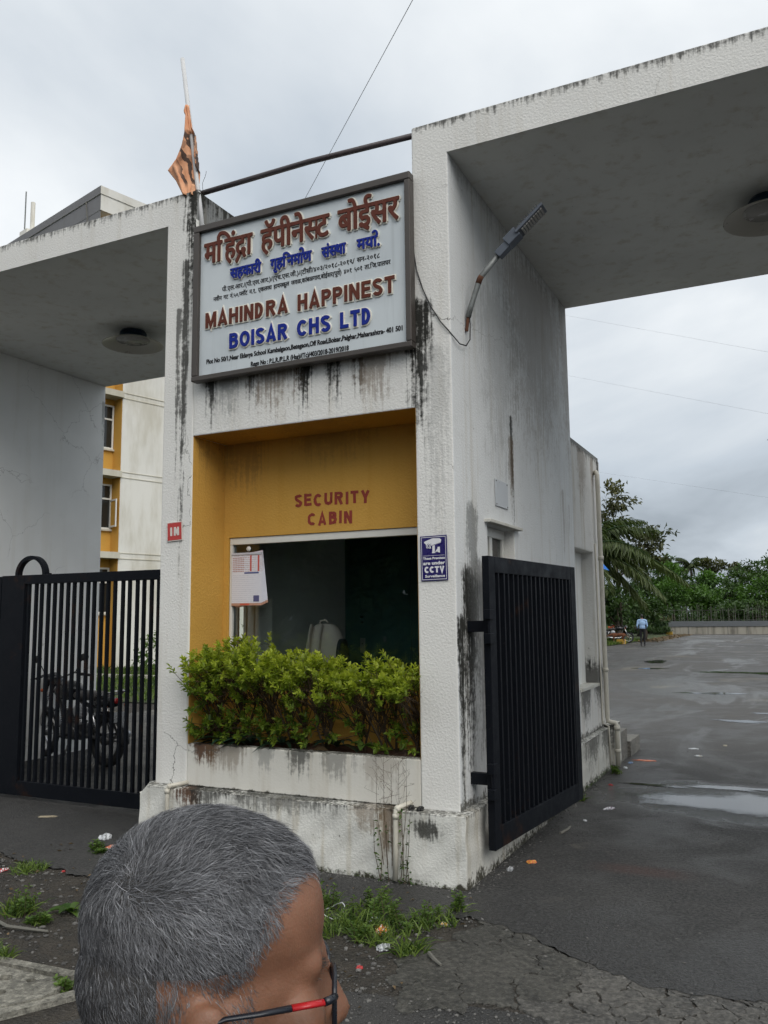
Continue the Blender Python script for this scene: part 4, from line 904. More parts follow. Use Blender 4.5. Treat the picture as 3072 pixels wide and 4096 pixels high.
def hedge_plant(i, x0):
    nr = np.random.default_rng(100+i); rnd = random.Random(100+i)
    where = ['nearest the left pillar', 'second from the left pillar', 'third from the left pillar', 'fourth from the left pillar', 'fourth from the right pillar', 'third from the right pillar', 'second from the right pillar', 'nearest the right pillar'][i]
    t = thing('hedge_shrub', 'yellow green leafy shrub in the cabin planter, '+where, 'shrub', group='shrubs in the cabin planter')
    st = MB(); stems = []
    for k in range(4):
        b = Vector((x0+rnd.uniform(-.05, .05), .24+rnd.uniform(-.06, .08), .74)); tx = x0+rnd.uniform(-.16, .16)
        top = Vector((tx, .10+rnd.uniform(-.12, .12), ZTOP(tx)-rnd.uniform(.10, .3))); pts = [b.lerp(top, q)+Vector((rnd.uniform(-.02, .02), rnd.uniform(-.02, .02), 0))*(q*(1-q)*4) for q in (0, .3, .6, .85, 1)]
        st.tube(pts, [.010, .008, .006, .005, .003], 6); stems.append(pts)
    P, D, Ln, Wd, T = [], [], [], [], []
    n_tw = 104 if i < 4 else 78; hj = rnd.uniform(-.10, .05)
    for k in range(n_tw):
        u = rnd.random(); lowp = k > n_tw*(.86 if i > 3 else .82)
        for _ in range(20):
            x = x0+rnd.gauss(0, .125); 
            if -2.19 < x < -.285: break
        zt, zl = ZTOP(x)+hj+.05*math.sin(x*19+i)+(.09 if k % 17 == 0 else 0), ZLOW(x)
        if lowp: z = rnd.uniform(.80, zl+.05); y = rnd.uniform(-.06, .22)
        else: z = zt-abs(rnd.gauss(0, .5))*(zt-zl)*.62-rnd.random()*.03; y = rnd.uniform(-.20, .28) if z < zt-.1 else rnd.uniform(-.14, .30)
        if i == 0 and k < 1: x = -2.25; z = 1.31
        if x < -2.19: y = rnd.uniform(-.18, -.10)
        tip = Vector((x, y, z))
        s_ = rnd.choice(stems); b = s_[rnd.choice((1, 2, 3))] if not lowp else s_[1]
        mid = b.lerp(tip, .55)+Vector((0, 0, rnd.uniform(-.03, .05)))
        st.tube([b, mid, tip], [.0032, .0026, .0016], 4, cap=False)
        d = (tip-mid).normalized(); d = (d+Vector((rnd.uniform(-.4, .4), rnd.uniform(-.7, .1), rnd.uniform(.0, .8)))).normalized()
        side = d.cross(Vector((0, 0, 1))); side = side.normalized() if side.length > .05 else Vector((1, 0, 0)); oth = side.cross(d).normalized()
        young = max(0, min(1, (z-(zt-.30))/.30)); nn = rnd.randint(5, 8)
        for q in range(nn):
            f = q/nn; a = q*1.57+rnd.uniform(-.3, .3); out = (side*math.cos(a)+oth*math.sin(a))
            for sg in (1, -1):
                l = rnd.uniform(.026, .062)*(1-.25*f); P.append(tip+d*(f*.085-.03)); D.append(d*(.45+.5*f)+out*sg*.9+Vector((0, 0, .15))); Ln.append(l); Wd.append(l*rnd.uniform(.46, .60))
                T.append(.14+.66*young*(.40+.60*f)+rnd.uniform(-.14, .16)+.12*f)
        P.append(tip+d*.05); D.append(d); Ln.append(.03); Wd.append(.014); T.append(.35+.6*young)
    tag(st.build('stems', M['twig'], t), kind='stuff')
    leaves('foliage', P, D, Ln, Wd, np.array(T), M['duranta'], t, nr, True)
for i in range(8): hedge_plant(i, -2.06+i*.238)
def rosette(x, y, z, n, ln, wd, seed, label, mat, grp, up=.8):
    nr = np.random.default_rng(seed); t = thing('rosette_plant', label, 'plant', group=grp); mb = MB()
    for k in range(n):
        a = nr.uniform(0, 6.28); l = ln*nr.uniform(.7, 1.15); el = nr.uniform(.35, 1.2)*up; pts = []; 
        d = Vector((math.cos(a), math.sin(a)*.8-.15, 0)); s_ = Vector((-d.y, d.x, 0)).normalized(); vs = []
        for q in range(6):
            f = q/5; p = Vector((x, y, z))+d*(l*f*math.cos(el*(1-f*.7)))+Vector((0, 0, l*(math.sin(el)*f-.55*f*f))); w = wd*(math.sin(math.pi*min(1, .12+f*.88))**.7)*.5 if f < 1 else .001
            vs += [p+s_*w+Vector((0, 0, w*.5)), p, p-s_*w+Vector((0, 0, w*.5))]
        m = MB(); m.add(vs, [(q*3+e_, q*3+e_+1, (q+1)*3+e_+1, (q+1)*3+e_) for q in range(5) for e_ in (0, 1)])
        o = m.build('leaf', mat, t, True); at = o.data.attributes.new('tint', 'FLOAT', 'POINT'); tv = float(nr.uniform(.1, .9)); at.data.foreach_set('value', np.full(len(vs), tv, np.float32))
rosette(-1.92, .10, .765, 11, .24, .042, 1, 'dark strap leaved plant low in the planter, leftmost of its kind', M['strapleaf'], 'dark strap leaved plants in the planter')
rosette(-1.70, .12, .765, 12, .25, .042, 2, 'dark strap leaved plant low in the planter spilling over the rim, second from left', M['strapleaf'], 'dark strap leaved plants in the planter')
rosette(-1.45, .15, .765, 10, .22, .040, 3, 'dark strap leaved plant low in the planter, third from left', M['strapleaf'], 'dark strap leaved plants in the planter')
rosette(-1.02, .20, .77, 8, .22, .05, 4, 'dark strap leaved plant half hidden under the shrubs, rightmost of its kind', M['strapleaf'], 'dark strap leaved plants in the planter')
rosette(-.765, .11, .80, 5, .105, .062, 5, 'small seedling with round pale green leaves on the planter rim', M['weed'], None, .6)
t = MB(); t.add([(-1.12, .03, .764), (-1.05, .02, .775), (-1.0, .05, .768), (-1.06, .08, .79), (-1.09, .06, .80)], [(0, 1, 4), (1, 2, 3), (1, 3, 4), (0, 4, 3)]); o = t.build('dry_leaf', M['dry']); tag(o, 'curled reddish dry leaf lying on the planter rim', 'leaf')
# ------------------------------------------------------------------ weeds and grass on the verge
def tuft(name, label, x, y, r, n, h, seed, mat='grassb', cat='grass', group=None, leafy=0, z=-.018):
    n = int(n*1.7); leafy = int(leafy*1.6); nr = np.random.default_rng(seed); th = thing(name, label, cat, group=group)
    a = nr.uniform(0, 6.28, n); q = r*np.sqrt(nr.random(n)); P = np.stack([x+q*np.cos(a), y+q*np.sin(a), np.full(n, z)], 1)
    ll = h*nr.uniform(.45, 1.1, n); lean = nr.normal(0, .45, (n, 2)); m = MB(); V = []; F = []; T = []
    for i in range(n):
        p = Vector(P[i]); d = Vector((lean[i, 0], lean[i, 1], 1)).normalized(); s_ = d.cross(Vector((nr.normal(), nr.normal(), .1))).normalized()*.0035*(1+h*2); b = len(V); tt = nr.random()
        for f in (0, .4, .75): c_ = p+d*ll[i]*f+Vector((lean[i, 0], lean[i, 1], -.4))*(f*f*ll[i]*.45); V += [c_-s_*(1-f*.7), c_+s_*(1-f*.7)]
        V.append(p+d*ll[i]+Vector((lean[i, 0], lean[i, 1], -.6))*(ll[i]*.5)); F += [(b, b+1, b+3, b+2), (b+2, b+3, b+5, b+4), (b+4, b+5, b+6)]; T += [tt]*7
    m.add(V, F); o = tag(m.build('blades', M[mat], th), kind='stuff'); at = o.data.attributes.new('tint', 'FLOAT', 'POINT'); at.data.foreach_set('value', np.array(T, np.float32))
    if leafy:
        lp, ld, ln, lt = [], [], [], []; sm = MB()
        for i in range(leafy):
            aa = nr.uniform(0, 6.28); qq = r*math.sqrt(nr.random()); b = Vector((x+qq*math.cos(aa), y+qq*math.sin(aa), z)); hh = h*nr.uniform(.5, 1.15); tp = b+Vector((nr.normal()*.3*hh, nr.normal()*.3*hh, hh)); sm.tube([b, b.lerp(tp, .5)+Vector((0, 0, .01)), tp], [.0022, .0018, .001], 4, cap=False)
            for k in range(9):
                f = .3+.7*k/8; p = b.lerp(tp, f)
                for s2 in (1, -1): az = aa+k*1.9; lp.append(p); ld.append((math.cos(az)*s2, math.sin(az)*s2, .35)); ln.append(.034*(1.25-f*.5)*nr.uniform(.8, 1.2)); lt.append(.25+.6*f*nr.random())
        tag(sm.build('stems', M['twig'], th), kind='stuff'); leaves('leaf_cluster', lp, ld, np.array(ln), np.array(ln)*.5, np.array(lt), M['weed'], th, nr, True)
    return th
GV = 'weed and grass clumps on the verge'
tuft('grass_clump', 'long grass clump in front of the plinth beside the yellow wrapper', -.28, -.86, .15, 120, .16, 1, group=GV, leafy=2)
tuft('weed_clump', 'taller leafy weed clump close to the plinth between grass', -.33, -.62, .13, 40, .12, 2, group=GV, leafy=9)
tuft('weed_clump', 'leafy weed clump half hidden behind the near man head', -.62, -.72, .12, 50, .15, 3, group=GV, leafy=6)
tuft('grass_clump', 'grass clump nearest the asphalt edge beside white litter', .10, -.62, .11, 70, .11, 4, group=GV, leafy=3)
tuft('grass_clump', 'grass clump beside the pale stick', .12, -1.08, .08, 80, .13, 5, group=GV)
tuft('grass_clump', 'grass clump below the yellow wrapper near the white cup', -.12, -1.00, .12, 90, .12, 6, group=GV, leafy=2)
tuft('grass_clump', 'grass clump behind the near man glasses', -.45, -1.02, .13, 90, .13, 7, group=GV)
tuft('grass_clump', 'grass between the yellow wrapper and the asphalt edge', -.02, -.78, .13, 90, .12, 8, group=GV, leafy=3)
tuft('weed_clump', 'single upright weed at the plinth corner near the asphalt', .14, -.42, .04, 14, .12, 9, group=GV, leafy=3)
tuft('grass_clump', 'yellowish grass tuft beside the red and white tube', -2.86, -.86, .12, 130, .085, 10, group=GV)
tuft('weed_clump', 'small leafy weed beside the orange cap behind the near man hair', -2.73, -.34, .07, 16, .08, 11, group=GV, leafy=5)
tuft('weed_clump', 'soft leafy weed at the left picture edge on bare earth', -2.22, -1.50, .10, 60, .14, 12, group=GV, leafy=6)
tuft('weed_clump', 'low bright weed on bare earth left of the near man', -1.98, -1.56, .06, 50, .07, 13, group=GV, leafy=4)
tuft('grass_clump', 'bright grass along the edge of the concrete drain slab', -1.78, -2.05, .10, 150, .10, 14, group=GV)
tuft('grass_clump', 'bright grass at the left picture edge beside the drain slab', -1.95, -2.0, .10, 120, .10, 15, group=GV)
tuft('weed_clump', 'small weed in the joint of the drain slab', -1.16, -2.14, .05, 20, .06, 16, group=GV, leafy=4)
tuft('weed_clump', 'small weed at the foot of the rainwater downpipe', .17, 4.2, .06, 20, .08, 17, group=GV, leafy=4, z=0)
tuft('grass_clump', 'grass growing at the foot of the side plinth beyond the gate', .12, 2.75, .05, 40, .10, 18, group=GV, z=0)
rosette(-1.945, -1.36, -.015, 6, .13, .06, 21, 'fresh broad leaved plant standing alone on the earth left of the near man', M['weed'], None, 1.0)
# weeds climbing by the drain pipe
def vine():
    t = thing('climbing_weed', 'weed climbing beside the drain pipe at the plinth corner, dry and bare on top', 'weed'); nr = np.random.default_rng(5); st = MB(); lp, ld, ln, lt = [], [], [], []
    for k in range(7):
        x = -.47+nr.uniform(-.05, .16); b = Vector((x, -.12, -.01)); h_ = nr.uniform(.30, .5); tp = b+Vector((nr.normal()*.04, -.02, h_)); m = b.lerp(tp, .5)+Vector((nr.normal()*.02, -.01, 0)); st.tube([b, m, tp], [.0028, .002, .0012], 4, cap=False)
        for q in range(14):
            f = nr.random()**1.4; p = b.lerp(tp, f); lp.append(p); ld.append((nr.normal(), -.6+nr.normal()*.5, nr.normal()*.5)); ln.append(nr.uniform(.018, .035)); lt.append(nr.uniform(.0, .5))
    for k in range(5):     # bare dry panicles
        b = Vector((-.50+.03*k, -.11, .10)); tp = Vector((-.56+.055*k, -.09, .72+.12*nr.random())); st.tube([b, b.lerp(tp, .5)+Vector((.012*(k-2), 0, 0)), tp], [.0022, .0016, .0008], 4, cap=False)
        for q in range(11):
            f = .5+.5*q/11; p = b.lerp(tp, f); e2 = p+Vector((nr.normal()*.05, nr.normal()*.02, nr.uniform(.02, .07))); st.tube([p, e2], [.0011, .0006], 3, cap=False)
            for _ in range(2): st.tube([e2, e2+Vector((nr.normal()*.02, nr.normal()*.01, nr.uniform(.0, .03)))], [.0008, .0005], 3, cap=False)
    tag(st.build('stems', M['twig'], t), kind='stuff'); leaves('leaf_cluster', lp, ld, np.array(ln), np.array(ln)*.55, np.array(lt), M['weed'], t, nr, True)
vine()
# ------------------------------------------------------------------ trees
def tree(label, base, blobs, n, ls, mat, seed, trunk_r=.16, cat='tree', group='trees beyond the car park', name='broadleaf_tree', low=None, tintz=1.0):
    nr = np.random.default_rng(seed); t = thing(name, label, cat, group=group); b = Vector(base); mb = MB()
    top = Vector(blobs[0][:3]); lo = b+(top-b)*.45
    mb.tube([b, b.lerp(lo, .5)+Vector((.1, 0, 0)), lo, b.lerp(top, .8)], [trunk_r, trunk_r*.8, trunk_r*.65, trunk_r*.3], 8)
    for bl in blobs:
        c = Vector(bl[:3]); mb.tube([lo, lo.lerp(c, .5)+Vector((0, 0, -.15)), c], [trunk_r*.45, trunk_r*.3, trunk_r*.1], 6)
        for _ in range(5):
            d = Vector(nr.normal(size=3)); d.normalize(); mb.tube([lo.lerp(c, .75), c+Vector((d.x*bl[3]*.7, d.y*bl[3]*.7, d.z*bl[4]*.7))], [trunk_r*.12, trunk_r*.04], 4)
    mb.build('trunk', M['bark'], t, True)
    tot = sum(q[3]**2*q[4] for q in blobs); P = []; D = []; T = []
    zmin = min(q[2]-q[4] for q in blobs); zmax = max(q[2]+q[4] for q in blobs)
    for q in blobs:
        m = int(n*q[3]**2*q[4]/tot)+20; nc = max(6, m//26)
        u = nr.normal(size=(nc, 3)); u /= np.linalg.norm(u, axis=1, keepdims=True); rr = nr.random(nc)**.45; cc = np.array(q[:3])+u*rr[:, None]*np.array([q[3], q[3], q[4]])
        ct = nr.random(nc)*.5; idx = nr.integers(0, nc, m); off = nr.normal(size=(m, 3))*np.array([q[3], q[3], q[4]*.8])*.16
        p = cc[idx]+off; P.append(p); d = u[idx]*.8+nr.normal(size=(m, 3))*.7+np.array([0, 0, -.1]); D.append(d)
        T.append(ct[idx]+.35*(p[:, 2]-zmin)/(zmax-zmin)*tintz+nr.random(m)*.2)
    P = np.concatenate(P); D = np.concatenate(D); T = np.concatenate(T)
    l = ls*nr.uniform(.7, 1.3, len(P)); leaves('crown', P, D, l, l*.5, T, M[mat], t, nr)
    return t
def palm(label, base, crown, fl, nf, seed, name='palm_tree', azs=None, droop=1.0, group='coconut palms'):
    nr = np.random.default_rng(seed); t = thing(name, label, 'palm', group=group); b, c = Vector(base), Vector(crown)
    MB().tube([b, b.lerp(c, .4)+Vector((.15, 0, 0)), b.lerp(c, .8), c], [.20, .15, .13, .14], 8).build('trunk', M['bark'], t, True)
    for k in range(nf):
        az, el, l = azs[k] if azs else (2*math.pi*k/nf+nr.uniform(-.3, .3), nr.uniform(-.1, 1.15), fl*nr.uniform(.8, 1.1))
        h_ = Vector((math.cos(az), math.sin(az), 0)); pts = []
        for q in range(13):
            f = q/12; pts.append(c+h_*(l*f*math.cos(el*(1-.5*f)))+Vector((0, 0, l*(math.sin(el)*f-droop*.62*f*f))))
        rb = MB().tube(pts, [.035-.028*q/12 for q in range(13)], 5, cap=False)
        nl = 46; P, D, Ln, T = [], [], [], []; sd = Vector((-h_.y, h_.x, 0))
        for q in range(nl):
            f = .08+.92*q/nl; i = min(11, int(f*12)); p = pts[i].lerp(pts[i+1], f*12-i); tg = (pts[i+1]-pts[i]).normalized(); le = fl*.26*math.sin(math.pi*min(1, .14+f*.80))**.6
            for s2 in (1, -1): P.append(p); D.append(tg*.55+sd*s2*.75+Vector((0, 0, -.55-.25*nr.random()))); Ln.append(le*nr.uniform(.85, 1.1)); T.append(.2+.5*nr.random()+.25*(1-el/1.2))
        o = leaves('frond', P, D, np.array(Ln), np.full(len(P), fl*.020), np.array(T), M['palmleaf'], t, nr, curl=.22)
        m2 = rb.mesh('midrib'); link('midrib', m2, M['weed'], o)
tree('tall sparse reddish leaved tree beside the parked motorcycles', (-7.7, 47.9, 0), [(-7.7, 47.3, 8.9, 1.35, .85), (-8.1, 47.5, 7.5, 1.3, .9), (-6.1, 48.6, 6.1, 1.7, 1.1), (-6.4, 48.3, 4.9, 1.6, .9), (-9.6, 47, 7, 2, 1.6)], 3600, .30, 'tan', 1)
azs = [(.43, .30, 4.5), (.5, 1.38, 3.6), (.35, .62, 2.9), (.6, -.25, 2.9), (.1, 1.0, 3.6), (-.5, .5, 3.6), (1.2, .9, 3.6), (1.9, .3, 3.6), (2.7, .9, 3.6), (3.5, .2, 3.6), (4.4, .8, 3.6), (5.2, .1, 3.6), (.8, .3, 3.4), (0.2, .0, 3.3)]
palm('near coconut palm with drooping fronds behind the gatehouse rear corner', (-6.2, 30.9, 0), (-6.0, 30.85, 4.4), 3.6, len(azs), 3, azs=azs)
palm('far coconut palm with a full round head in the middle of the tree line', (-11.0, 122.2, .5), (-10.92, 122.17, 8.5), 3.0, 16, 4, droop=.8)
palm('far coconut palm rising at the left of the tree line', (-12.4, 99, .5), (-12.29, 99.0, 7.8), 1.9, 12, 5)
palm('far coconut palm half sunk in dark trees on the right', (-4.0, 114.4, .5), (-3.9, 114.37, 7.3), 2.2, 13, 6)
DT = [('dark low mango tree behind the motorcycles', (-7.6, 46.6, 0), [(-7.5, 46.3, 2.3, 1.5, 1.05), (-8.6, 46, 2.6, 1.3, 1.0)], 1700, .26, 'broad'),
 ('dark low tree just left of the walking man', (-6.5, 49.2, 0), [(-6.4, 49.1, 2.1, 1.2, .9), (-5.9, 49.4, 1.6, .8, .7)], 1300, .26, 'broad'),
 ('dark dense tree close behind the gatehouse corner', (-10, 45.5, 0), [(-9.6, 45, 3.0, 1.9, 1.5), (-8.4, 44.6, 1.5, .8, .7)], 1500, .28, 'broad'),
 ('dark bushes filling the verge behind the walking man', (-8.6, 60, 0), [(-8.6, 60, 1.0, 1.6, .8), (-9.6, 58, 1.6, 1.6, 1.2), (-10, 63, 1.8, 2.2, 1.5)], 1900, .3, 'broad'),
 ('light green feathery tree upper left of the far palm', (-9.7, 87.1, .5), [(-9.66, 87.1, 5.95, 1.35, 1.0), (-10.4, 87.4, 5.0, 1.0, .9)], 1500, .36, 'fresh'),
 ('light green feathery tree above the left end of the fence', (-8.4, 79, .5), [(-8.41, 79.05, 3.8, 1.5, 1.15), (-8.9, 78.5, 2.7, 1.2, .8)], 1800, .32, 'fresh'),
 ('small bright crown just right of the far palm', (-6.0, 91.2, .5), [(-6.03, 91.2, 5.3, 1.4, .9)], 1100, .36, 'fresh'),
 ('bright green bushy tree above the middle of the fence', (-5.4, 80.5, .5), [(-5.44, 80.5, 3.25, 1.65, 1.05), (-6.2, 79.8, 2.4, 1.0, .7)], 1700, .32, 'fresh'),
 ('dark rounded tree right of the middle of the fence', (-3.7, 85.8, .5), [(-3.7, 85.8, 3.7, 1.35, 1.3)], 1300, .34, 'broad'),
 ('large bright green tree at the right end of the fence', (-.9, 80.5, .5), [(-.95, 80.5, 3.4, 1.8, 1.35), (1.2, 80, 3.9, 1.8, 1.5)], 2300, .32, 'fresh'),
 ('dark crown on the skyline near the right picture edge', (-1.9, 109.7, .5), [(-1.9, 109.7, 7.1, 1.9, 1.25), (.6, 108, 7.3, 2.2, 1.5)], 1500, .42, 'broad'),
 ('pale thin crowned tree on the skyline', (-7.5, 118, .5), [(-7.56, 118, 8.3, 1.5, .95), (-5.4, 119, 8.0, .95, .7)], 1000, .42, 'tan'),
 ('small dark crown on the skyline at the left', (-12.5, 110, .5), [(-12.46, 110, 8.7, .9, .7), (-12.6, 110, 7.3, 1.0, .9)], 800, .4, 'broad'),
 ('dark tree in shade left of the far palm trunk', (-9.2, 95.4, .5), [(-9.15, 95.4, 4.3, 1.2, 1.7)], 1000, .4, 'broad'),
 ('dark tree in shade right of the far palm trunk', (-7.9, 99.3, .5), [(-7.91, 99.3, 4.6, 1.1, 1.4)], 1000, .4, 'broad'),
 ('low dark shrub leaning over the fence on the right', (-3.0, 75.2, .5), [(-3.02, 75.2, 1.95, 1.4, .75)], 1000, .26, 'broad'),
 ('low dark shrub hanging over the wall at the right edge', (-1.1, 75, .5), [(-1.11, 75, 2.1, 1.3, .95), (.8, 75, 2.0, 1.3, .9)], 1300, .26, 'broad'),
 ('tall dark tree behind the left end of the fence', (-11.6, 90.9, .5), [(-11.58, 90.9, 4.3, 1.2, 1.7), (-13.2, 90, 5, 1.6, 1.8)], 1300, .4, 'broad'),
 ('dark hazy tree under the right skyline palm', (-3.4, 101.4, .5), [(-3.43, 101.4, 5.5, 1.7, 1.3), (-1.0, 100, 5.2, 1.8, 1.3)], 1400, .4, 'broad'),
 ('tree mass filling the gap behind the fence', (-5, 104, .5), [(-7, 104, 3.4, 3.0, 2.0), (-2.5, 104, 3.4, 3.0, 2.0), (2, 104, 4, 3, 2.4), (-11.5, 104, 3.6, 3.0, 2.2)], 2600, .6, 'broad'),
 ('big tree beyond the right picture edge of the wall', (4.5, 80, 0), [(4.5, 80, 4.2, 3.4, 2.8)], 1800, .5, 'broad'),
 ('dark tree at the right picture edge above the car park', (3.4, 39.5, 0), [(2.75, 38.8, 4.9, 1.35, 1.0), (3.8, 39, 5.6, 1.7, 1.5)], 3000, .24, 'broad'),
 ('near tree whose leaf tips touch the right picture edge', (5.2, 17.5, 0), [(4.9, 17, 6.2, 2.0, 1.5), (3.5, 16.9, 6.0, 1.1, .9), (2.65, 16.7, 5.75, .55, .42), (2.05, 16.6, 5.62, .30, .24)], 4200, .17, 'broad')]
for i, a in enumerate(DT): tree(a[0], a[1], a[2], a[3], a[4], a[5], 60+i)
# greenery across the road, seen only as the dark reflection in the cabin glass
for i, (x, y, s_) in enumerate([(-13.5, -15, 1.0), (-10.2, -16, 1.15), (-7.0, -15, 1.0), (-4.2, -16.5, 1.1)]):
    tree(['tall roadside tree across the road, first of four', 'tall roadside tree across the road, second of four', 'tall roadside tree across the road, third of four', 'tall roadside tree across the road, fourth of four'][i], (x, y, -.02), [(x, y, 4.6*s_, 2.3, 2.4), (x+.6, y+.5, 2.0, 2.2, 1.9)], 3800, .55, 'broad', 90+i, group='roadside trees across the road')
# two-tier clipped hedge, shed roof
tree('clipped round shrub beside the wall end, upper tier', (-7.95, 66.3, 0), [(-7.95, 66.3, 1.25, 1.0, .42)], 900, .16, 'tan', 120, .05, 'shrub', 'clipped shrubs by the wall end', 'clipped_shrub')
tree('clipped dark shrub beside the wall end, lower tier', (-7.9, 65.6, 0), [(-7.9, 65.6, .45, 1.0, .40)], 900, .15, 'broad', 121, .05, 'shrub', 'clipped shrubs by the wall end', 'clipped_shrub')
SH = thing('shed', 'open shed with a bright blue sheet roof under the palm', 'shed', (-6.55, 27.1, 0))
bm_ = simple('blue_sheet', (.02, .16, .55), .5, .15, 6)
MB().add([(-1.6, -.5, 4.05), (1.75, -.5, 3.90), (2.12, -.5, 3.42), (2.12, 1.2, 3.40), (1.75, 1.2, 3.85), (-1.6, 1.2, 4.0)], [(0, 1, 4, 5), (1, 2, 3, 4)]).build('roof_sheet', bm_, SH)
for px_, py_ in ((-1.5, -.4), (1.3, -.4), (1.3, 1.1), (-1.5, 1.1)): MB().tube([(px_, py_, 0), (px_, py_, 3.85)], .04, 8).build('post', M['bark'], SH)
# ------------------------------------------------------------------ car park wall and stake fence
def wallmat():
    h = H('old_wall'); st = h.noise(1.0, 3, .6, h.map(h.pos(), (2.2, 2.2, .3))); c = h.mix(h.ramp(st, .42, .7), (.34, .32, .27), (.15, .14, .12)); return h.done(h.bsdf(c, .9, h.bump(h.noise(9, 3), .4, .02)))
M['oldwall'] = wallmat(); M['coping'] = simple('grey_coping', (.115, .125, .135), .7, .15, 3)
LWL = thing('boundary_wall', 'low pale concrete wall with dark grey coping at the end of the car park', 'wall', (0, 68.5, 0), R(2.5))
for i in range(16):
    MB().box(-7.4+i*1.5, -7.4+i*1.5+1.46, 0, .25, -.02, .62).build('wall_panel', M['oldwall'], LWL)
    MB().box(-7.4+i*1.5+1.46, -7.4+i*1.5+1.5, .02, .25, -.02, .60).build('wall_joint', M['coping'], LWL)
    MB().box(-7.45+i*1.5, -7.45+i*1.5+1.498, -.06, .32, .621, 1.05).build('coping_block', M['coping'], LWL)
FN = thing('stake_fence', 'rough fence of thin stakes and rails standing behind the low wall', 'fence', (0, 70.6, 0), R(2.5))
rf = random.Random(4); M['stake'] = simple('grey_stake', (.15, .145, .125), .9, .3, 5); M['fencepost'] = simple('dark_post', (.035, .035, .03), .8, .3, 6)
for i in range(64):
    x = -10+i*.24+rf.uniform(-.07, .07); MB().tube([(x, rf.uniform(-.04, .04), .1), (x+rf.uniform(-.07, .07), 0, 2.05+rf.uniform(-.35, .5))], [.018, .011], 5).build('stake', M['stake'], FN)
for i in range(9): MB().box(-10+i*1.9-.03, -10+i*1.9+.03, .05, .11, 0, 2.3).build('fence_post', M['fencepost'], FN)
for z in (1.15, 1.95): MB().tube([(-10.3, .06, z), (5.6, .06, z-.05)], .022, 5).build('rail', M['fencepost'], FN)
# verge with grass and fallen leaves beside the car park
def lawn_mat():
    h = H('lawn'); a = h.noise(1.5, 4, .6); b = h.noise(14, 3, .6); return h.done(h.bsdf(h.mix(h.ramp(a, .35, .65), h.mix(b, (.018, .040, .010), (.045, .075, .018)), h.mix(b, (.035, .048, .014), (.085, .085, .035))), .95, h.bump(b, 1, .05)))
M['lawn'] = lawn_mat()
tag(sheet('verge', [(-7.05, 40.5), (-6.6, 50), (-6.75, 60), (-7.2, 67.5), (-30, 67.5), (-30, 38), (-8.2, 38)], .03, M['lawn']), kind='structure')
tag(sheet('bank', [(-12, 69.6), (40, 72), (60, 160), (-60, 160), (-30, 69.6)], .5, M['lawn']), kind='structure')
tag(sheet('lawn', [(-9.4, 8.3), (-9.0, 14), (-8, 30), (-45, 30), (-45, 8.0), (-20, 8.1)], .012, M['lawn']), kind='structure')
def grass_field(name, label, poly, n, h_, seed):
    nr = np.random.default_rng(seed); xs = [p[0] for p in poly]; ys = [p[1] for p in poly]; P = []
    while len(P) < n:
        p = (nr.uniform(min(xs), max(xs)), nr.uniform(min(ys), max(ys)))
        if inside(p, poly): P.append((p[0], p[1], .01))
    P = np.array(P); D = nr.normal(size=(n, 3))*.35+np.array([0, 0, 1.]); o = leaves(name, P, D, h_*nr.uniform(.5, 1.2, n), h_*.16, nr.random(n), M['grassb'], None, nr, curl=.3); tag(o, label, 'grass', kind='stuff')
grass_field('lawn_grass', 'rough lawn grass behind the left gate', [(-9.6, 8.4), (-9.4, 14), (-16, 22), (-24, 20), (-18, 8.4)], 9000, .16, 1)
grass_field('verge_grass', 'grass on the verge beside the motorcycles', [(-7.0, 40.6), (-6.6, 50), (-9.5, 52), (-9.5, 40)], 2500, .22, 2)
tag(MB().box(-30, -9.3, 13.55, 13.75, -.01, .11).build('kerb', simple('pale_kerb', (.42, .40, .34), .9, .2, 4)), kind='structure')
nr = np.random.default_rng(9); n = 700; P = np.stack([nr.uniform(-6.9, -5.6, n)+.0, nr.uniform(47, 66, n), np.full(n, .035)], 1); P[:, 0] = np.minimum(P[:, 0]+nr.random(n)*.4, -5.2)
o = leaves('fallen_leaves', P, nr.normal(size=(n, 3))*np.array([1, 1, .2]), .16, .10, nr.random(n), M['dry'], None, nr); tag(o, 'brown fallen leaves along the verge edge', 'leaves', kind='stuff')
for i, (x, y) in enumerate([(-6.95, 43.9), (-7.15, 66.0)]):
    o = bevel(MB().box(x-.25, x+.25, y, y+.2, 0, .26).build('kerb_block', simple('yellow_kerb_paint', (.45, .28, .04), .8, .25, 6)), .02); tag(o, ['yellow painted kerb block behind the brown dog', 'yellow painted kerb block under the clipped shrubs'][i], 'kerb block')
# ------------------------------------------------------------------ apartment block behind the left passage
AB = thing('apartment_block', 'weathered cream apartment block with ochre window bays behind the left gate', 'building', (-19.35, 15.9, 0), R(-14.7))
def facade_mat(name, base, amt):
    h = H(name); st = h.noise(1.0, 4, .65, h.map(h.pos(), (1.3, 1.3, .35))); b = h.noise(.8, 4, .6)
    c = h.mix(h.mul(h.ramp(st, .40, .72), amt), base, tuple(k*q for k, q in zip(base, (.62, .58, .48)))); c = h.mix(h.mul(h.ramp(b, .5, .75), amt*.5), c, tuple(k*.75 for k in base)); return h.done(h.bsdf(c, .92))
M['facade'] = facade_mat('cream_facade', (.74, .725, .67), .6); M['shadeface'] = facade_mat('shaded_facade', (.20, .20, .205), .3); M['ochre'] = facade_mat('ochre_facade', (.58, .32, .06), .2); M['slabedge'] = facade_mat('slab_edge', (.58, .55, .46), .5)
Y1 = 1.10; HT = 17.1; floors = [3.9, 6.77, 9.64, 12.51, 15.38]
MB().box(-.30, 0, Y1, 17, 0, HT-.9).build('wall', M['facade'], AB)
MB().box(-14, -.52, .0, 17, 0, HT-.9).build('core_wall', M['ochre'], AB)
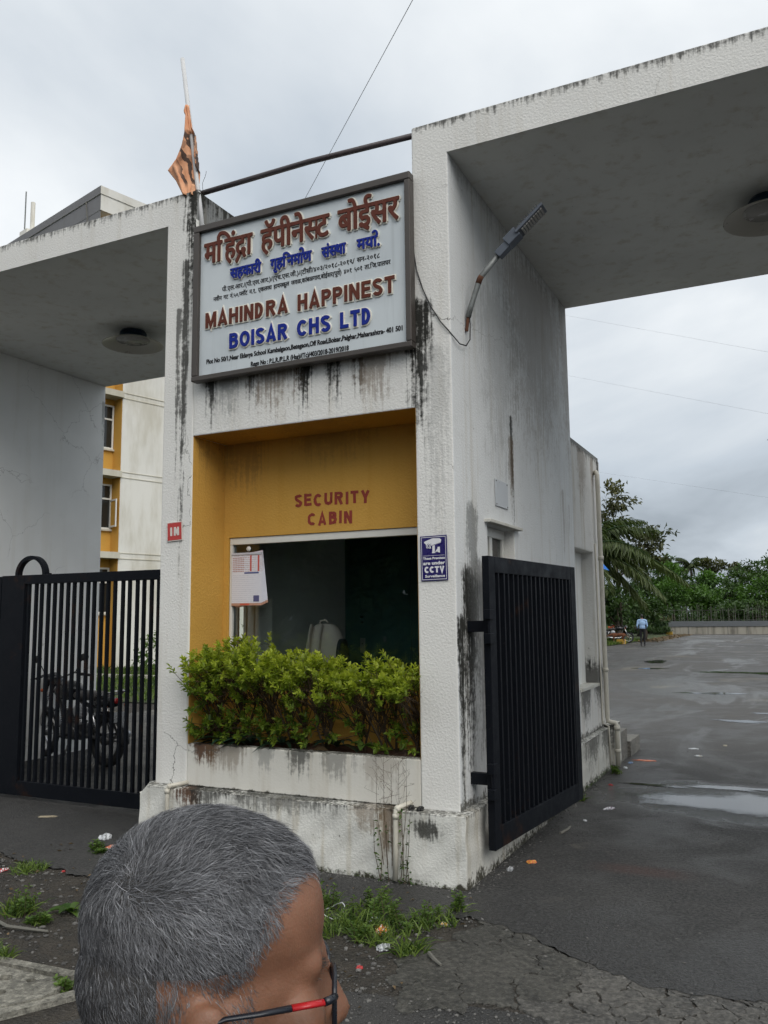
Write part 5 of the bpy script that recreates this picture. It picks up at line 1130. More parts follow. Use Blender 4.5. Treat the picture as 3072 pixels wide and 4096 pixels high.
o = MB().box(-14, .0, -.02, -.001, 0, HT-.9).build('end_wall', M['shadeface'], AB)  # cream wall's shadowed side, its shade put into a dark colour
for nm, bx in (('parapet', (-14, .03, -.03, 17, HT-.899, HT-.30)), ('parapet_cap', (-14.02, .06, -.06, 17, HT-.299, HT))):
    o = MB().box(*bx).build(nm, M['facade'], AB); o.data.materials.append(M['shadeface'])
    for p in o.data.polygons:
        if p.normal.y < -.5: p.material_index = 1  # parapet faces on the shadowed side get the same painted shade
for z in floors:
    MB().box(-.51, .10, .0, Y1-.001, z-.10, z+.12).build('floor_slab', M['slabedge'], AB)
    MB().box(.001, .018, Y1, 17, z-.11, z-.085).build('groove_band', M['slabedge'], AB); MB().box(.001, .018, Y1, 17, z+.085, z+.11).build('groove_band', M['slabedge'], AB)
MB().box(-.515, -.02, Y1-.012, Y1-.002, .0, HT-1).build('bay_reveal', M['ochre'], AB)
M['darkglass'] = simple('dark_pane', (.02, .022, .022), .12, .1, 3, spec=.6)
for k, z in enumerate([1.03]+floors[:-1]):
    z0, z1 = (z+.95, z+2.55) if z > 2 else (1.9, 3.5)
    w = MB()
    for a in ((.30, 1.06, z0, z0+.06), (.30, 1.06, z1-.06, z1), (.30, 1.06, z0+1.05, z0+1.11)): w.box(-.519, -.475, a[0], a[1], a[2], a[3])
    for a in (.30, 1.0): w.box(-.5185, -.4755, a, a+.06, z0+.061, z0+1.049); w.box(-.5185, -.4755, a, a+.06, z0+1.111, z1-.061)
    f = w.build('window', M['pvc'], AB); MB().box(-.512, -.506, .361, .999, z0+.061, z0+1.049).build('pane', M['darkglass'], f); MB().box(-.512, -.506, .361, .999, z0+1.111, z1-.061).build('pane', M['darkglass'], f)
    MB().box(-.53, -.42, .28, 1.08, z0-.06, z0-.001).build('sill', M['slabedge'], f)
cs = MB()
z0 = 3.9+.95
for a in ((0, .5, z0+.06, z0+.12), (0, .5, z0+.99, z0+1.045), (0, .05, z0+.121, z0+.989), (.45, .5, z0+.121, z0+.989)): cs.box(a[0], a[1], -.02, .02, a[2], a[3])
o = cs.build('open_casement', M['pvc'], AB); o.location = (-.47, 1.02, 0); o.rotation_euler = (0, 0, R(-8))
ov = MB().box(.051, .449, -.004, .004, z0+.12, z0+.989).build('pane', M['ochre'], o)
# roof bits at the far left
MB().box(-6.6, -6.0, .2, .9, HT, HT+.45).build('roof_tank_base', M['facade'], AB); MB().tube([(-6.15, .5, HT+.4), (-6.15, .5, HT+1.7)], .09, 10).build('vent_pipe', M['facade'], AB); MB().tube([(-6.6, .4, HT), (-6.6, .4, HT+2.3)], .03, 6).build('lightning_rod', M['galv'], AB)
MB().tube([(-.9, -.08, HT-.3), (-.75, -.09, HT-1.0), (-.7, -.08, HT-3.4)], .02, 5).build('loose_pipe', M['stake'], AB)
tag(MB().box(-30, -10, 21.3, 21.6, 0, .95).build('garden_wall', M['oldwall']), 'low grey garden wall behind the lawn and left gate', 'wall')
for i, (x, y, z, r_, rz_, m_) in enumerate([(-13.2, 14.6, 1.5, .8, 1.5, 'broad'), (-14.6, 14.9, 1.0, .8, .9, 'weed'), (-16.0, 15.2, .9, .8, .8, 'weed'), (-12.1, 14.3, .8, .6, .7, 'broad')]):
    tree(['tall dark climbing shrub against the apartment wall behind the left gate', 'loose green shrub at the foot of the apartment wall, middle one', 'loose green shrub at the foot of the apartment wall, left one', 'low dark shrub behind the left gate beside the pillar'][i], (x, y, 0), [(x, y, z, r_, rz_)], 420, .13, m_, 140+i, .03, 'shrub', 'shrubs behind the left gate', 'garden_shrub')
# overhead wires
M['wire'] = simple('grey_wire', (.22, .23, .24), .6, .1, 3)
def wire(label, a, b, sag, r=.012):
    a, b = Vector(a), Vector(b); o = MB().tube([a.lerp(b, i/24)+Vector((0, 0, -sag*4*(i/24)*(1-i/24))) for i in range(25)], r, 5, cap=False).build('overhead_wire', M['wire'], None, True); tag(o, label, 'wire', 'overhead wires')

wire('thin wire crossing the open sky above the name board', (-14, 15.6, 9.63), (4.2, -3.3, 7.71), .0, .004)
wire('upper of the faint wires right of the gatehouse', (-17.6, 49.3, 24.3), (11.4, 15.8, 4.3), .0, .003)
wire('middle of the faint wires right of the gatehouse', (-17.7, 49.9, 20.1), (11.3, 15.9, 3.1), .0, .003)
wire('lowest faint wire above the far trees', (-20.6, 65.9, 15.7), (12, 32.9, 3.9), .0, .0035)

nr = np.random.default_rng(77); n = 9000; P = np.stack([nr.uniform(-16, 9, n), nr.uniform(73.5, 100, n), np.zeros(n)], 1); hh_ = 1.5+.9*np.sin(P[:, 0]*1.3+P[:, 1]*.4)+.02*(P[:, 1]-73); P[:, 2] = .5+np.maximum(.3, hh_)*nr.random(n)**.7
o = leaves('undergrowth', P, nr.normal(size=(n, 3))+np.array([0, -.6, .2]), .42*nr.uniform(.6, 1.3, n), .22, nr.random(n)*.55+.25*(P[:, 2]-.5)/2, M['broad'], None, nr); tag(o, 'dark undergrowth filling the ground beneath the far trees', 'undergrowth', kind='stuff')
# ------------------------------------------------------------------ organic bodies: shapes merged into one skin
def sphere_into(mb, c, r, rot=None, n=14):
    vs = []; fs = []; r = (r, r, r) if not hasattr(r, '__len__') else r; m = n*2
    for i in range(n+1):
        ph = -math.pi/2+math.pi*i/n
        for j in range(m):
            th = math.pi*j/n; p = Vector((r[0]*math.cos(ph)*math.cos(th), r[1]*math.cos(ph)*math.sin(th), r[2]*math.sin(ph)))
            if rot is not None: p = rot @ p
            vs.append(Vector(c)+p)
    for i in range(n):
        for j in range(m): fs.append((i*m+j, i*m+(j+1) % m, (i+1)*m+(j+1) % m, (i+1)*m+j))
    mb.add(vs, fs)
def capsule_into(mb, p0, p1, r0, r1, n=12):
    p0, p1 = Vector(p0), Vector(p1); k = 7
    for i in range(k+1):
        f = i/k; sphere_into(mb, p0.lerp(p1, f), r0+(r1-r0)*f, n=8)
def skin(name, prims, voxel, smooth=6):
    """union of ellipsoids and tapered limbs -> one continuous skin mesh"""
    mb = MB()
    for p in prims:
        if p[0] == 'e': sphere_into(mb, p[1], p[2], p[3] if len(p) > 3 else None)
        else: capsule_into(mb, *p[1:])
    me = mb.mesh('tmp'); b = bmesh.new(); b.from_mesh(me); bmesh.ops.remove_doubles(b, verts=b.verts, dist=1e-6); b.to_mesh(me); b.free()
    o = bpy.data.objects.new('tmp', me); COL.objects.link(o)
    m = o.modifiers.new('r', 'REMESH'); m.mode = 'VOXEL'; m.voxel_size = voxel
    s_ = o.modifiers.new('s', 'SMOOTH'); s_.factor = .5; s_.iterations = smooth
    bpy.context.view_layer.update(); out = bpy.data.meshes.new_from_object(o.evaluated_get(bpy.context.evaluated_depsgraph_get())); out.name = name
    bpy.data.objects.remove(o); bpy.data.meshes.remove(me); out.materials.clear(); return out
def by_region(me, mats, fn):
    for m in mats: me.materials.append(m)
    me.polygons.foreach_set('material_index', [fn(p.center) for p in me.polygons]); me.polygons.foreach_set('use_smooth', [True]*len(me.polygons)); me.update()
def skin_mat(name, base):
    h = H(name); v = h.obj(); a = h.noise(28, 4, .6, v); b = h.noise(420, 2, .6, v); c = h.mix(h.ramp(a, .3, .7), tuple(k*.78 for k in base), base)
    x = h.bsdf(c, h.ramp(b, .3, .7, .40, .58), h.bump(h.add(b, h.mul(h.noise(90, 2, .5, v), .8)), .35, .0012), Specular_IOR_Level=.45, Subsurface_Weight=.12, Subsurface_Scale=.01); return h.done(x)
M['skin'] = skin_mat('brown_skin', (.235, .112, .066))
M['scalp'] = simple('scalp_hair_base', (.045, .042, .040), .8, .3, 90, obj=True)
M['shirt'] = simple('checked_shirt', (.22, .26, .32), .85, .2, 40, .2, obj=True); M['trouser'] = simple('dark_trouser', (.012, .012, .015), .9, .2, 30); M['shoe'] = simple('black_shoe', (.015, .015, .015), .4)
# ---- the man close to the camera, facing right, seen from behind his right shoulder
HB = Vector((1.537, -4.591, 1.385))                       # eye level, middle of the head
ryh = Vector((-0.5665, 0.7250, 0)).normalized(); rgh = Vector((ryh.y, -ryh.x, 0))
AW = R(1); FX = (rgh*math.cos(AW)+ryh*math.sin(AW)).normalized()
MAN = thing('person', 'grey haired man in red and black glasses close to the camera, facing right', 'person', (HB.x, HB.y, 0)); MAN.rotation_euler = (0, 0, math.atan2(FX.y, FX.x))
E0 = HB.z+.013; O = lambda x, y, z: (x, y, E0+z)
HP = [('e', O(-.014, 0, .052), (.098, .077, .083)), ('e', O(-.034, 0, .008), (.080, .071, .076)), ('e', O(-.050, 0, -.055), (.052, .058, .065)), ('e', O(.030, 0, .045), (.064, .066, .070)), ('e', O(.042, 0, -.035), (.055, .058, .078)), ('e', O(.045, 0, -.088), (.044, .047, .036)), ('e', O(.074, 0, -.102), (.022, .024, .020)),
 ('e', O(.078, 0, .012), (.018, .022, .015)), ('e', O(.070, .026, .012), (.020, .022, .015)), ('e', O(.070, -.026, .012), (.020, .022, .015)), ('c', O(.088, 0, .002), O(.100, 0, -.034), .010, .0145), ('e', O(.102, 0, -.038), (.0155, .015, .0140)), ('e', O(.094, .013, -.042), .0115), ('e', O(.094, -.013, -.042), .0115),
 ('e', O(.066, .044, -.026), (.024, .022, .022)), ('e', O(.066, -.044, -.026), (.024, .022, .022)), ('e', O(.092, 0, -.068), (.013, .026, .007)), ('e', O(.091, 0, -.079), (.012, .022, .007)),
 ('e', O(-.008, .079, -.022), (.019, .010, .033)), ('e', O(-.008, -.079, -.022), (.019, .010, .033)), ('e', O(.010, 0, -.02), (.07, .069, .06)), ('e', O(.024, 0, .000), (.064, .064, .060)),
 ('c', O(-.020, 0, -.07), O(-.035, 0, -.19), .058, .060),
 ('c', O(-.04, 0, -.205), O(-.04, .165, -.235), .060, .060), ('c', O(-.04, 0, -.205), O(-.04, -.165, -.235), .060, .060), ('e', O(-.035, 0, -.36), (.115, .180, .20)), ('e', O(-.02, 0, -.54), (.120, .165, .16)), ('e', O(-.025, 0, -.66), (.115, .165, .12)),
 ('c', O(-.04, .195, -.245), O(-.05, .235, -.50), .052, .042), ('c', O(-.05, .235, -.50), O(.02, .245, -.72), .040, .029), ('e', O(.035, .245, -.78), (.022, .014, .05)),
 ('c', O(-.04, -.195, -.245), O(-.05, -.235, -.50), .052, .042), ('c', O(-.05, -.235, -.50), O(.02, -.245, -.72), .040, .029), ('e', O(.035, -.245, -.78), (.022, .014, .05))]
for sy in (1, -1):
    HP += [('c', O(-.02, .085*sy, -.70), O(-.01, .09*sy, -1.02), .085, .058), ('c', O(-.01, .09*sy, -1.02), O(-.03, .09*sy, -1.34), .056, .042), ('c', (-.05, .09*sy, .045), (.12, .105*sy, .035), .042, .034)]
    HP += [('c', O(.045+.012*k, .245*sy+.0, -.81), O(.05+.012*k, .243*sy, -.865+.008*abs(k-1)), .0085, .007) for k in range(-2, 2)] + [('c', O(.05, .235*sy, -.76), O(.075, .225*sy, -.80), .010, .008)]
me = skin('person_body', HP, .0045, 9)
def hair_region(x, y, z):
    """hair grows where True; coordinates relative to eye level"""
    if z > .115: return x < .090
    if z > .075: lim = .050+.040*(z-.075)/.04
    elif z > .035: lim = .030+.020*(z-.035)/.04
    elif z > .0: lim = .026
    elif z > -.045: lim = .024
    elif z > -.06: lim = -.026
    else: lim = -.042
    if abs(y) < .045 and z > .085: lim = max(lim, .078)
    if abs(y) > .058 and ((x+.011)/.021)**2+((z+.024)/.034)**2 < 1: return False
    return x < lim and z > -.10
def reg(c):
    z = c.z-E0
    if c.z < .085: return 4
    if z < -.66: return 3 if abs(c.y) < .20 or z > -.70 else (0 if z < -.60 and abs(c.y) > .2 else 3)
    if z < -.185: return 2 if not (abs(c.y) > .215 and z < -.48) else 0
    return 1 if hair_region(c.x+.007, c.y, z) and (z > .025 or c.x < -.045) else 0
by_region(me, [M['skin'], M['scalp'], M['shirt'], M['trouser'], M['shoe']], reg)
body = link('body', me, None, MAN)
def grow_hair():
    nr = np.random.default_rng(3); ps = []; ns = []; ar = []
    for p in me.polygons:
        c = p.center
        if c.z-E0 > -.12 and hair_region(c.x, c.y, c.z-E0): ps.append(p.center[:]); ns.append(p.normal[:]); ar.append(p.area)
    ps = np.array(ps); ns = np.array(ns); ar = np.array(ar); n = 90000
    idx = nr.choice(len(ps), n, p=ar/ar.sum()); P = ps[idx]+nr.normal(0, .0022, (n, 3)); N = ns[idx]; N /= np.linalg.norm(N, axis=1, keepdims=True)
    P -= N*(np.einsum('ij,ij->i', P-ps[idx], N))[:, None]
    Wh = np.array([-.072, -.046, E0+.100]); rel = P-Wh; dist = np.linalg.norm(rel, axis=1, keepdims=True)
    v = rel/(dist+.045); sw = np.cross(N, v); v = v+sw*np.exp(-dist/.045)*1.8
    zz = (P[:, 2]-E0); low = np.clip((.095-zz)/.07, 0, 1)[:, None]; top = np.clip((zz-.09)/.04, 0, 1)[:, None]
    v = v+low*np.array([.25, 0, -1.5])+top*np.array([.85, -.30, 0])*np.clip(dist/.05, 0, 1)
    front = np.clip((P[:, 0]-.02)/.06, 0, 1)[:, None]*top; v = v+front*np.array([.7, -.4, .35])
    fl = np.stack([np.sin(P[:, 0]*70+P[:, 2]*45), np.sin(P[:, 1]*60+P[:, 0]*50), np.sin(P[:, 2]*75-P[:, 0]*40)], 1); v = v+fl*.30
    v = v+nr.normal(0, .30, (n, 3)); v -= N*np.einsum('ij,ij->i', v, N)[:, None]; v /= np.linalg.norm(v, axis=1, keepdims=True)+1e-9
    L = (.0065+.0095*np.clip((zz+.02)/.14, 0, 1))*nr.uniform(.5, 1.3, n)+front[:, 0]*.020*nr.random(n)**.6
    lift = (.30+.25*top[:, 0]+.55*front[:, 0])*nr.uniform(.5, 1.5, n)
    V = np.zeros((n, 5, 2, 3)); ang = nr.uniform(0, 6.28, n); S = np.cross(v, N)*np.cos(ang)[:, None]+N*np.sin(ang)[:, None]; r0 = np.array([.00021, .00021, .00019, .00015, .00006])
    curl = nr.normal(0, .22, n); side = np.cross(N, v)
    for k, f in enumerate((0, .25, .5, .75, 1.0)):
        q = P+v*(L*f)[:, None]+N*(L*(lift*f-lift*(.72-.5*front[:, 0])*f*f))[:, None]+side*(L*curl*f*f)[:, None]-N*.0008
        V[:, k, 0] = q+S*r0[k]; V[:, k, 1] = q-S*r0[k]
    F = []; b = np.arange(n)*10
    F = np.stack([np.stack([b+2*k, b+2*k+1, b+2*k+3, b+2*k+2], 1) for k in range(4)], 1).reshape(-1, 4)
    hm = bpy.data.meshes.new('hair'); hm.vertices.add(n*10); hm.vertices.foreach_set('co', V.ravel()); hm.loops.add(F.size); hm.loops.foreach_set('vertex_index', F.ravel().astype(np.int32)); hm.polygons.add(len(F))
    hm.polygons.foreach_set('loop_start', (np.arange(len(F))*4).astype(np.int32)); hm.polygons.foreach_set('loop_total', np.full(len(F), 4, np.int32)); hm.update(calc_edges=True)
    # greyer at the temples, darker on top
    clump = np.sin(P[:, 0]*90+3*np.sin(P[:, 2]*60))*np.sin(P[:, 2]*80+P[:, 1]*70)
    side_ = np.exp(-((zz-.055)/.045)**2)*np.clip((P[:, 0]+.09)/.06, 0, 1); back = np.clip((-.045-P[:, 0])/.04, 0, 1)*np.clip((.06-zz)/.06, 0, 1)
    base = .20+.20*side_-.09*back-.05*top[:, 0]*np.clip((P[:, 0]+.02)/.06, 0, 1)+.05*clump
    tint = base*nr.uniform(.55, 1.45, n)+np.where(nr.random(n) < .16, nr.uniform(.12, .40, n), 0)
    a = hm.attributes.new('tint', 'FLOAT', 'POINT'); a.data.foreach_set('value', np.repeat(tint, 10).astype(np.float32)); return hm
h = H('grey_hair'); at = h.n('ShaderNodeAttribute'); at.attribute_name = 'tint'; M['hair'] = h.done(h.bsdf(h.mix(at.outputs['Fac'], (.016, .016, .018), (.50, .51, .54)), .42, Specular_IOR_Level=.4))
link('hair', grow_hair(), M['hair'], MAN)
for sy in (1, -1):
    br = MB(); rr_ = random.Random(sy)
    for k in range(46):
        f = rr_.random()*.8; p = Vector(O(.093-.014*f, (.012+.030*f)*sy, .002+.008*math.sin(math.pi*min(1, f*1.2))+rr_.uniform(-.004, .004))); br.tube([p, p+Vector((.003, .007*sy, rr_.uniform(.0, .004)))], [.00028, .0001], 3, cap=False)
    br.build('eyebrow', simple('brow_hair', (.10, .09, .085), .6), MAN)
    e_ = MB(); sphere_into(e_, O(.058, .030*sy, -.006), .0115); e_.build('eye', simple('eye_white', (.55, .5, .46), .2), MAN, True)
# ---- his glasses
SP = thing('spectacles', 'black rimmed spectacles with a red stripe on the side arm worn by the near man', 'spectacles', (HB.x, HB.y, 0)); SP.rotation_euler = MAN.rotation_euler
M['rim'] = simple('black_acetate', (.010, .012, .018), .28, .1, 20, obj=True); M['redarm'] = simple('red_acetate', (.42, .010, .014), .28, .1, 20, obj=True)
M['lens'] = glass_mat('spectacle_lens', (.95, .96, .96))
for sy in (1, -1):
    pts = []; n = 36
    for i in range(n+1):
        a = 2*math.pi*i/n; f_ = lambda w: math.copysign(abs(w)**.6, w); cy = .034; wrap = .006*(abs(f_(math.cos(a))*.027*1+cy*0+.0)/.027)
        yy = cy+.027*f_(math.cos(a)); pts.append(O(.099-.30*max(0, yy-.02)**1.2, yy*sy, -.014+.0195*f_(math.sin(a))))
    MB().tube(pts, .0022, 8, cap=False).build('rim', M['rim'], SP, True)
    ln = MB(); c_ = O(.097, .034*sy, -.014); ln.add([c_]+pts[:-1], [(0, i+1, (i+1) % n+1) for i in range(n)]); ln.build('lens', M['lens'], SP, True)
    MB().tube([O(.093, .059*sy, -.004), O(.089, .068*sy, -.002), O(.083, .0735*sy, -.001)], .0034, 8).build('hinge', M['rim'], SP, True)
    MB().tube([O(.082, .0738*sy, -.001), O(.056, .0775*sy, -.001)], .0042, 8, flat=.55).build('arm_stripe', M['redarm'], SP, True)
    MB().tube([O(.0555, .0776*sy, -.001), O(.03, .0815*sy, -.001), O(.005, .083*sy, -.001), O(-.012, .082*sy, -.006), O(-.026, .080*sy, -.022), O(-.032, .078*sy, -.040)], [.0040, .0034, .0030, .0030, .0028, .0022], 8, flat=.6).build('arm', M['rim'], SP, True)
MB().tube([O(.099, -.009, -.008), O(.103, 0, -.005), O(.099, .009, -.008)], .0020, 8).build('bridge', M['rim'], SP, True)
# ---- man walking away across the car park
W2 = thing('person', 'man in light blue shirt and dark trousers walking away across the car park', 'person', (-5.30, 41.1, 0)); W2.rotation_euler = (0, 0, R(98))
WP = [('e', (.0, 0, 1.585), (.092, .074, .108)), ('c', (-.01, 0, 1.50), (-.02, 0, 1.38), .052, .055), ('c', (-.02, .02, 1.385), (-.02, .175, 1.345), .07, .062), ('c', (-.02, -.02, 1.385), (-.02, -.175, 1.345), .07, .062), ('e', (-.01, 0, 1.21), (.115, .185, .19)), ('e', (0, 0, 1.02), (.115, .16, .13)), ('e', (0, 0, .90), (.115, .165, .10)),
 ('c', (-.02, .21, 1.33), (-.07, .255, 1.06), .055, .045), ('c', (-.07, .255, 1.06), (.10, .23, .90), .042, .032), ('e', (.15, .22, .885), (.045, .02, .03)), ('c', (-.02, -.21, 1.33), (-.05, -.255, 1.06), .055, .045), ('c', (-.05, -.255, 1.06), (.12, -.20, .93), .042, .032), ('e', (.17, -.19, .92), (.045, .02, .03)),
 ('c', (0, .085, .88), (.06, .09, .48), .088, .062), ('c', (.06, .09, .48), (-.06, .085, .10), .060, .045), ('c', (-.09, .085, .055), (.08, .095, .04), .042, .035), ('c', (0, -.085, .88), (.03, -.09, .48), .088, .062), ('c', (.03, -.09, .48), (.05, -.085, .10), .060, .045), ('c', (.02, -.085, .045), (.19, -.095, .04), .042, .035)]
m2 = skin('person_body', WP, .016, 3)
M['blueshirt'] = simple('light_blue_shirt', (.30, .45, .68), .85, .12, 9, .3); M['blackhair'] = simple('black_hair', (.012, .011, .011), .6)
by_region(m2, [M['skin'], M['blueshirt'], M['trouser'], M['shoe'], M['blackhair']], lambda c: 3 if c.z < .085 else (0 if (abs(c.y) > .16 and c.x > .12 and c.z < 1.0) else (2 if c.z < .93 else (1 if c.z < 1.425 else (4 if (c.x < .045 and c.z > 1.50) or c.z > 1.62 else 0)))))
link('body', m2, None, W2)
# ---- brown dog beside the motorcycles
DG = thing('dog', 'brown dog with pale legs standing beside the parked motorcycle', 'dog', (-7.0, 43.3, 0.02)); DG.rotation_euler = (0, 0, R(190))
DP = [('e', (.18, 0, .50), (.17, .105, .135)), ('e', (-.12, 0, .52), (.22, .095, .105)), ('e', (-.30, 0, .52), (.12, .085, .105)), ('c', (.30, 0, .55), (.44, .02, .50), .075, .06), ('e', (.50, .02, .47), (.075, .05, .05)), ('c', (.54, .02, .455), (.62, .025, .42), .035, .022), ('c', (.47, .05, .50), (.44, .075, .55), .022, .01), ('c', (.47, -.01, .50), (.44, -.035, .55), .022, .01),
 ('c', (-.40, 0, .55), (-.52, 0, .42), .028, .022), ('c', (-.52, 0, .42), (-.60, .01, .36), .022, .012)]
for sy in (.06, -.06):
    DP += [('c', (.24, sy, .45), (.22, sy, .22), .052, .030), ('c', (.22, sy, .22), (.235, sy, .03), .027, .022), ('e', (.255, sy, .02), (.04, .026, .02)), ('c', (-.32, sy, .48), (-.24, sy, .33), .068, .042), ('c', (-.24, sy, .33), (-.36, sy, .18), .036, .025), ('c', (-.36, sy, .18), (-.345, sy, .03), .023, .021), ('e', (-.325, sy, .02), (.04, .026, .02))]
md_ = skin('dog_body', DP, .014, 3)
by_region(md_, [simple('brown_fur', (.115, .040, .016), .9, .2, 20, .3), simple('pale_fur', (.42, .33, .24), .9, .15, 20)], lambda c: 1 if c.z < .20 or c.x < -.50 or (c.z < .40 and c.x > .1 and abs(c.y) < .04) else 0)
link('body', md_, None, DG)
# ------------------------------------------------------------------ motorcycles
M['tyre'] = simple('rubber', (.016, .016, .016), .8, .2, 20); M['chrome'] = simple('bright_metal', (.55, .55, .56), .25, .1, 10, metallic=1.0); M['blackgloss'] = simple('black_gloss', (.012, .012, .014), .2, .1, 10, spec=.6); M['silver'] = simple('silver_paint', (.40, .41, .43), .3, .1, 10, metallic=.5); M['seatv'] = simple('seat_vinyl', (.05, .045, .045), .5, .15, 15, .2); M['engine'] = simple('engine_metal', (.09, .09, .09), .45, .2, 15, metallic=.6); M['redlens'] = simple('red_lens', (.30, .01, .01), .15); M['whitelens'] = simple('clear_lens', (.55, .56, .55), .1); M['orange'] = simple('orange_paint', (.45, .09, .02), .3, .1, 9)
def motorcycle(label, loc, rz, body='blackgloss', group='parked motorcycles'):
    t = thing('motorcycle', label, 'motorcycle', loc, rz, group); X90 = Matrix.Rotation(R(90), 4, 'X')
    def torus(cx, cz, r, q, n=28, k=10):
        mb = MB(); vs = []
        for i in range(n):
            a = 2*math.pi*i/n
            for j in range(k): b = 2*math.pi*j/k; w = r+q*math.cos(b); vs.append((cx+w*math.cos(a), q*math.sin(b)*.9, cz+w*math.sin(a)))
        mb.add(vs, [(i*k+j, i*k+(j+1) % k, ((i+1) % n)*k+(j+1) % k, ((i+1) % n)*k+j) for i in range(n) for j in range(k)]); return mb
    for cx, q in ((.66, .042), (-.62, .052)):
        w = torus(cx, .30, .258, q).build('wheel', M['tyre'], t, True); torus(cx, .30, .212, .016).build('rim', M['chrome'] if cx > 0 else M['engine'], w, True)
        MB().tube([(cx, -.06, .30), (cx, .06, .30)], .055, 14).build('hub', M['engine'], w, True)
        for i in range(6):
            a = 2*math.pi*i/6; MB().tube([(cx+.05*math.cos(a), 0, .30+.05*math.sin(a)), (cx+.205*math.cos(a), 0, .30+.205*math.sin(a))], .011, 5).build('spoke', M['chrome'] if cx > 0 else M['engine'], w)
    for sy in (.085, -.085):
        MB().tube([(.665, sy, .30), (.42, sy, .92)], [.024, .018], 8).build('fork_leg', M['chrome'], t, True); MB().tube([(-.62, sy*1.1, .32), (-.16, sy*.8, .36)], .020, 8).build('swing_arm', M['engine'], t, True); MB().tube([(-.56, sy*1.15, .36), (-.42, sy*1.1, .68)], .024, 10).build('shock_absorber', M['chrome'], t, True)
    def guard(cx, r, a0, a1, w, nm):
        mb = MB(); vs = []; n = 16
        for i in range(n+1):
            a = R(a0+(a1-a0)*i/n)
            for y, k in ((-w, -.02), (-w*.6, 0), (w*.6, 0), (w, -.02)): vs.append((cx+(r+k)*math.cos(a), y, .30+(r+k)*math.sin(a)))
        mb.add(vs, [(i*4+j, i*4+j+1, (i+1)*4+j+1, (i+1)*4+j) for i in range(n) for j in range(3)]); mb.build(nm, M[body], t, True)
    guard(.66, .325, 15, 165, .06, 'front_mudguard'); guard(-.62, .335, 30, 185, .075, 'rear_mudguard')
    MB().tube([(.40, 0, .86), (.10, 0, .78), (-.30, 0, .66), (-.70, 0, .74)], .026, 8).build('frame_spine', M['engine'], t, True); MB().tube([(.40, 0, .84), (.22, 0, .40), (-.10, 0, .28), (-.20, 0, .50)], .022, 8).build('frame_cradle', M['engine'], t, True)
    eg = bevel(MB().box(-.14, .20, -.10, .10, .27, .46).build('engine_case', M['engine'], t), .03, 3)
    for i in range(7): bevel(MB().box(.02, .20, -.085, .085, .465+i*.024, .478+i*.024).build('cylinder_fin', M['engine'], eg), .003)
    for sy in (1, -1): MB().lathe([(0, .115), (.07, .113), (.085, .10), (.088, .06)], 20, M=Matrix.Translation((-.04, 0, .36)) @ Matrix.Rotation(R(-90*sy), 4, 'X')).build('case_cover', M['engine'], eg, True)
    puffy('fuel_tank', .27, .135, .12, M[body], t, (.16, 0, .84), .75, 16, .9); MB().lathe([(0, .012), (.035, .010), (.038, 0)], 16, c=(.18, 0, .955)).build('tank_cap', M['chrome'], t, True)
    puffy('seat', .33, .125, .055, M['seatv'], t, (-.32, 0, .80), .55, 14, .95); puffy('tail_panel', .24, .10, .07, M[body], t, (-.56, 0, .74), .65, 12, .8)
    for sy in (1, -1): puffy('side_panel', .14, .03, .09, M['silver'], t, (-.22, .10*sy, .62), .7, 10, .8); MB().tube([(-.50, .10*sy, .80), (-.72, .11*sy, .84), (-.82, .07*sy, .87)], .012, 8).build('grab_rail', M['chrome'], t, True)
    MB().tube([(-.82, .07, .87), (-.83, 0, .875), (-.82, -.07, .87)], .012, 8).build('grab_rail', M['chrome'], t, True)
    puffy('headlamp_cowl', .10, .13, .13, M[body], t, (.50, 0, .92), .8, 12, .9); puffy('headlamp_glass', .03, .085, .075, M['whitelens'], t, (.585, 0, .91), .9, 12, 1)
    puffy('tail_lamp', .03, .06, .035, M['redlens'], t, (-.80, 0, .76), .8, 10, 1); MB().box(-.86, -.85, -.10, .10, .52, .64).build('number_plate', M['silver'], t)
    MB().tube([(.30, .36, 1.00), (.36, .20, 1.04), (.40, .06, .99), (.40, -.06, .99), (.36, -.20, 1.04), (.30, -.36, 1.00)], .012, 8).build('handlebar', M['engine'], t, True)
    for sy in (1, -1):
        MB().tube([(.33, .27*sy, 1.018), (.29, .37*sy, .998)], .017, 8).build('grip', M['tyre'], t, True); MB().tube([(.40, .27*sy, 1.00), (.40, .38*sy, .985)], .006, 6).build('lever', M['chrome'], t, True)
        ms = MB().tube([(.36, .21*sy, 1.04), (.37, .26*sy, 1.14), (.36, .31*sy, 1.20)], .006, 6).build('mirror_stalk', M['tyre'], t, True); puffy('mirror', .02, .068, .045, M['tyre'], ms, (.36, .33*sy, 1.225), .8, 10, 1)
        puffy('indicator', .03, .022, .022, M['orange'], t, (.47, .17*sy, .84), .8, 8, 1); puffy('indicator', .03, .022, .022, M['orange'], t, (-.76, .14*sy, .70), .8, 8, 1); MB().tube([(.0, .10*sy, .33), (.02, .24*sy, .32)], .014, 8).build('foot_peg', M['tyre'], t, True)
    MB().tube([(.20, -.08, .50), (.30, -.10, .40), (.16, -.13, .28), (-.30, -.15, .30), (-.78, -.17, .36)], [.020, .020, .022, .040, .045], 10).build('exhaust', M['chrome'], t, True); MB().tube([(-.05, .10, .30), (-.10, .26, .012)], .012, 8).build('side_stand', M['engine'], t, True)
    return t
motorcycle('black motorcycle parked behind the barred left gate', (-5.92, 2.50, 0), R(170))
motorcycle('motorcycle with a pale front wheel parked on the verge left of the walking man', (-7.45, 45.4, .03), R(15))
motorcycle('silver and orange motorcycle leaning beside the brown dog', (-8.15, 46.2, .03), R(60), 'orange')
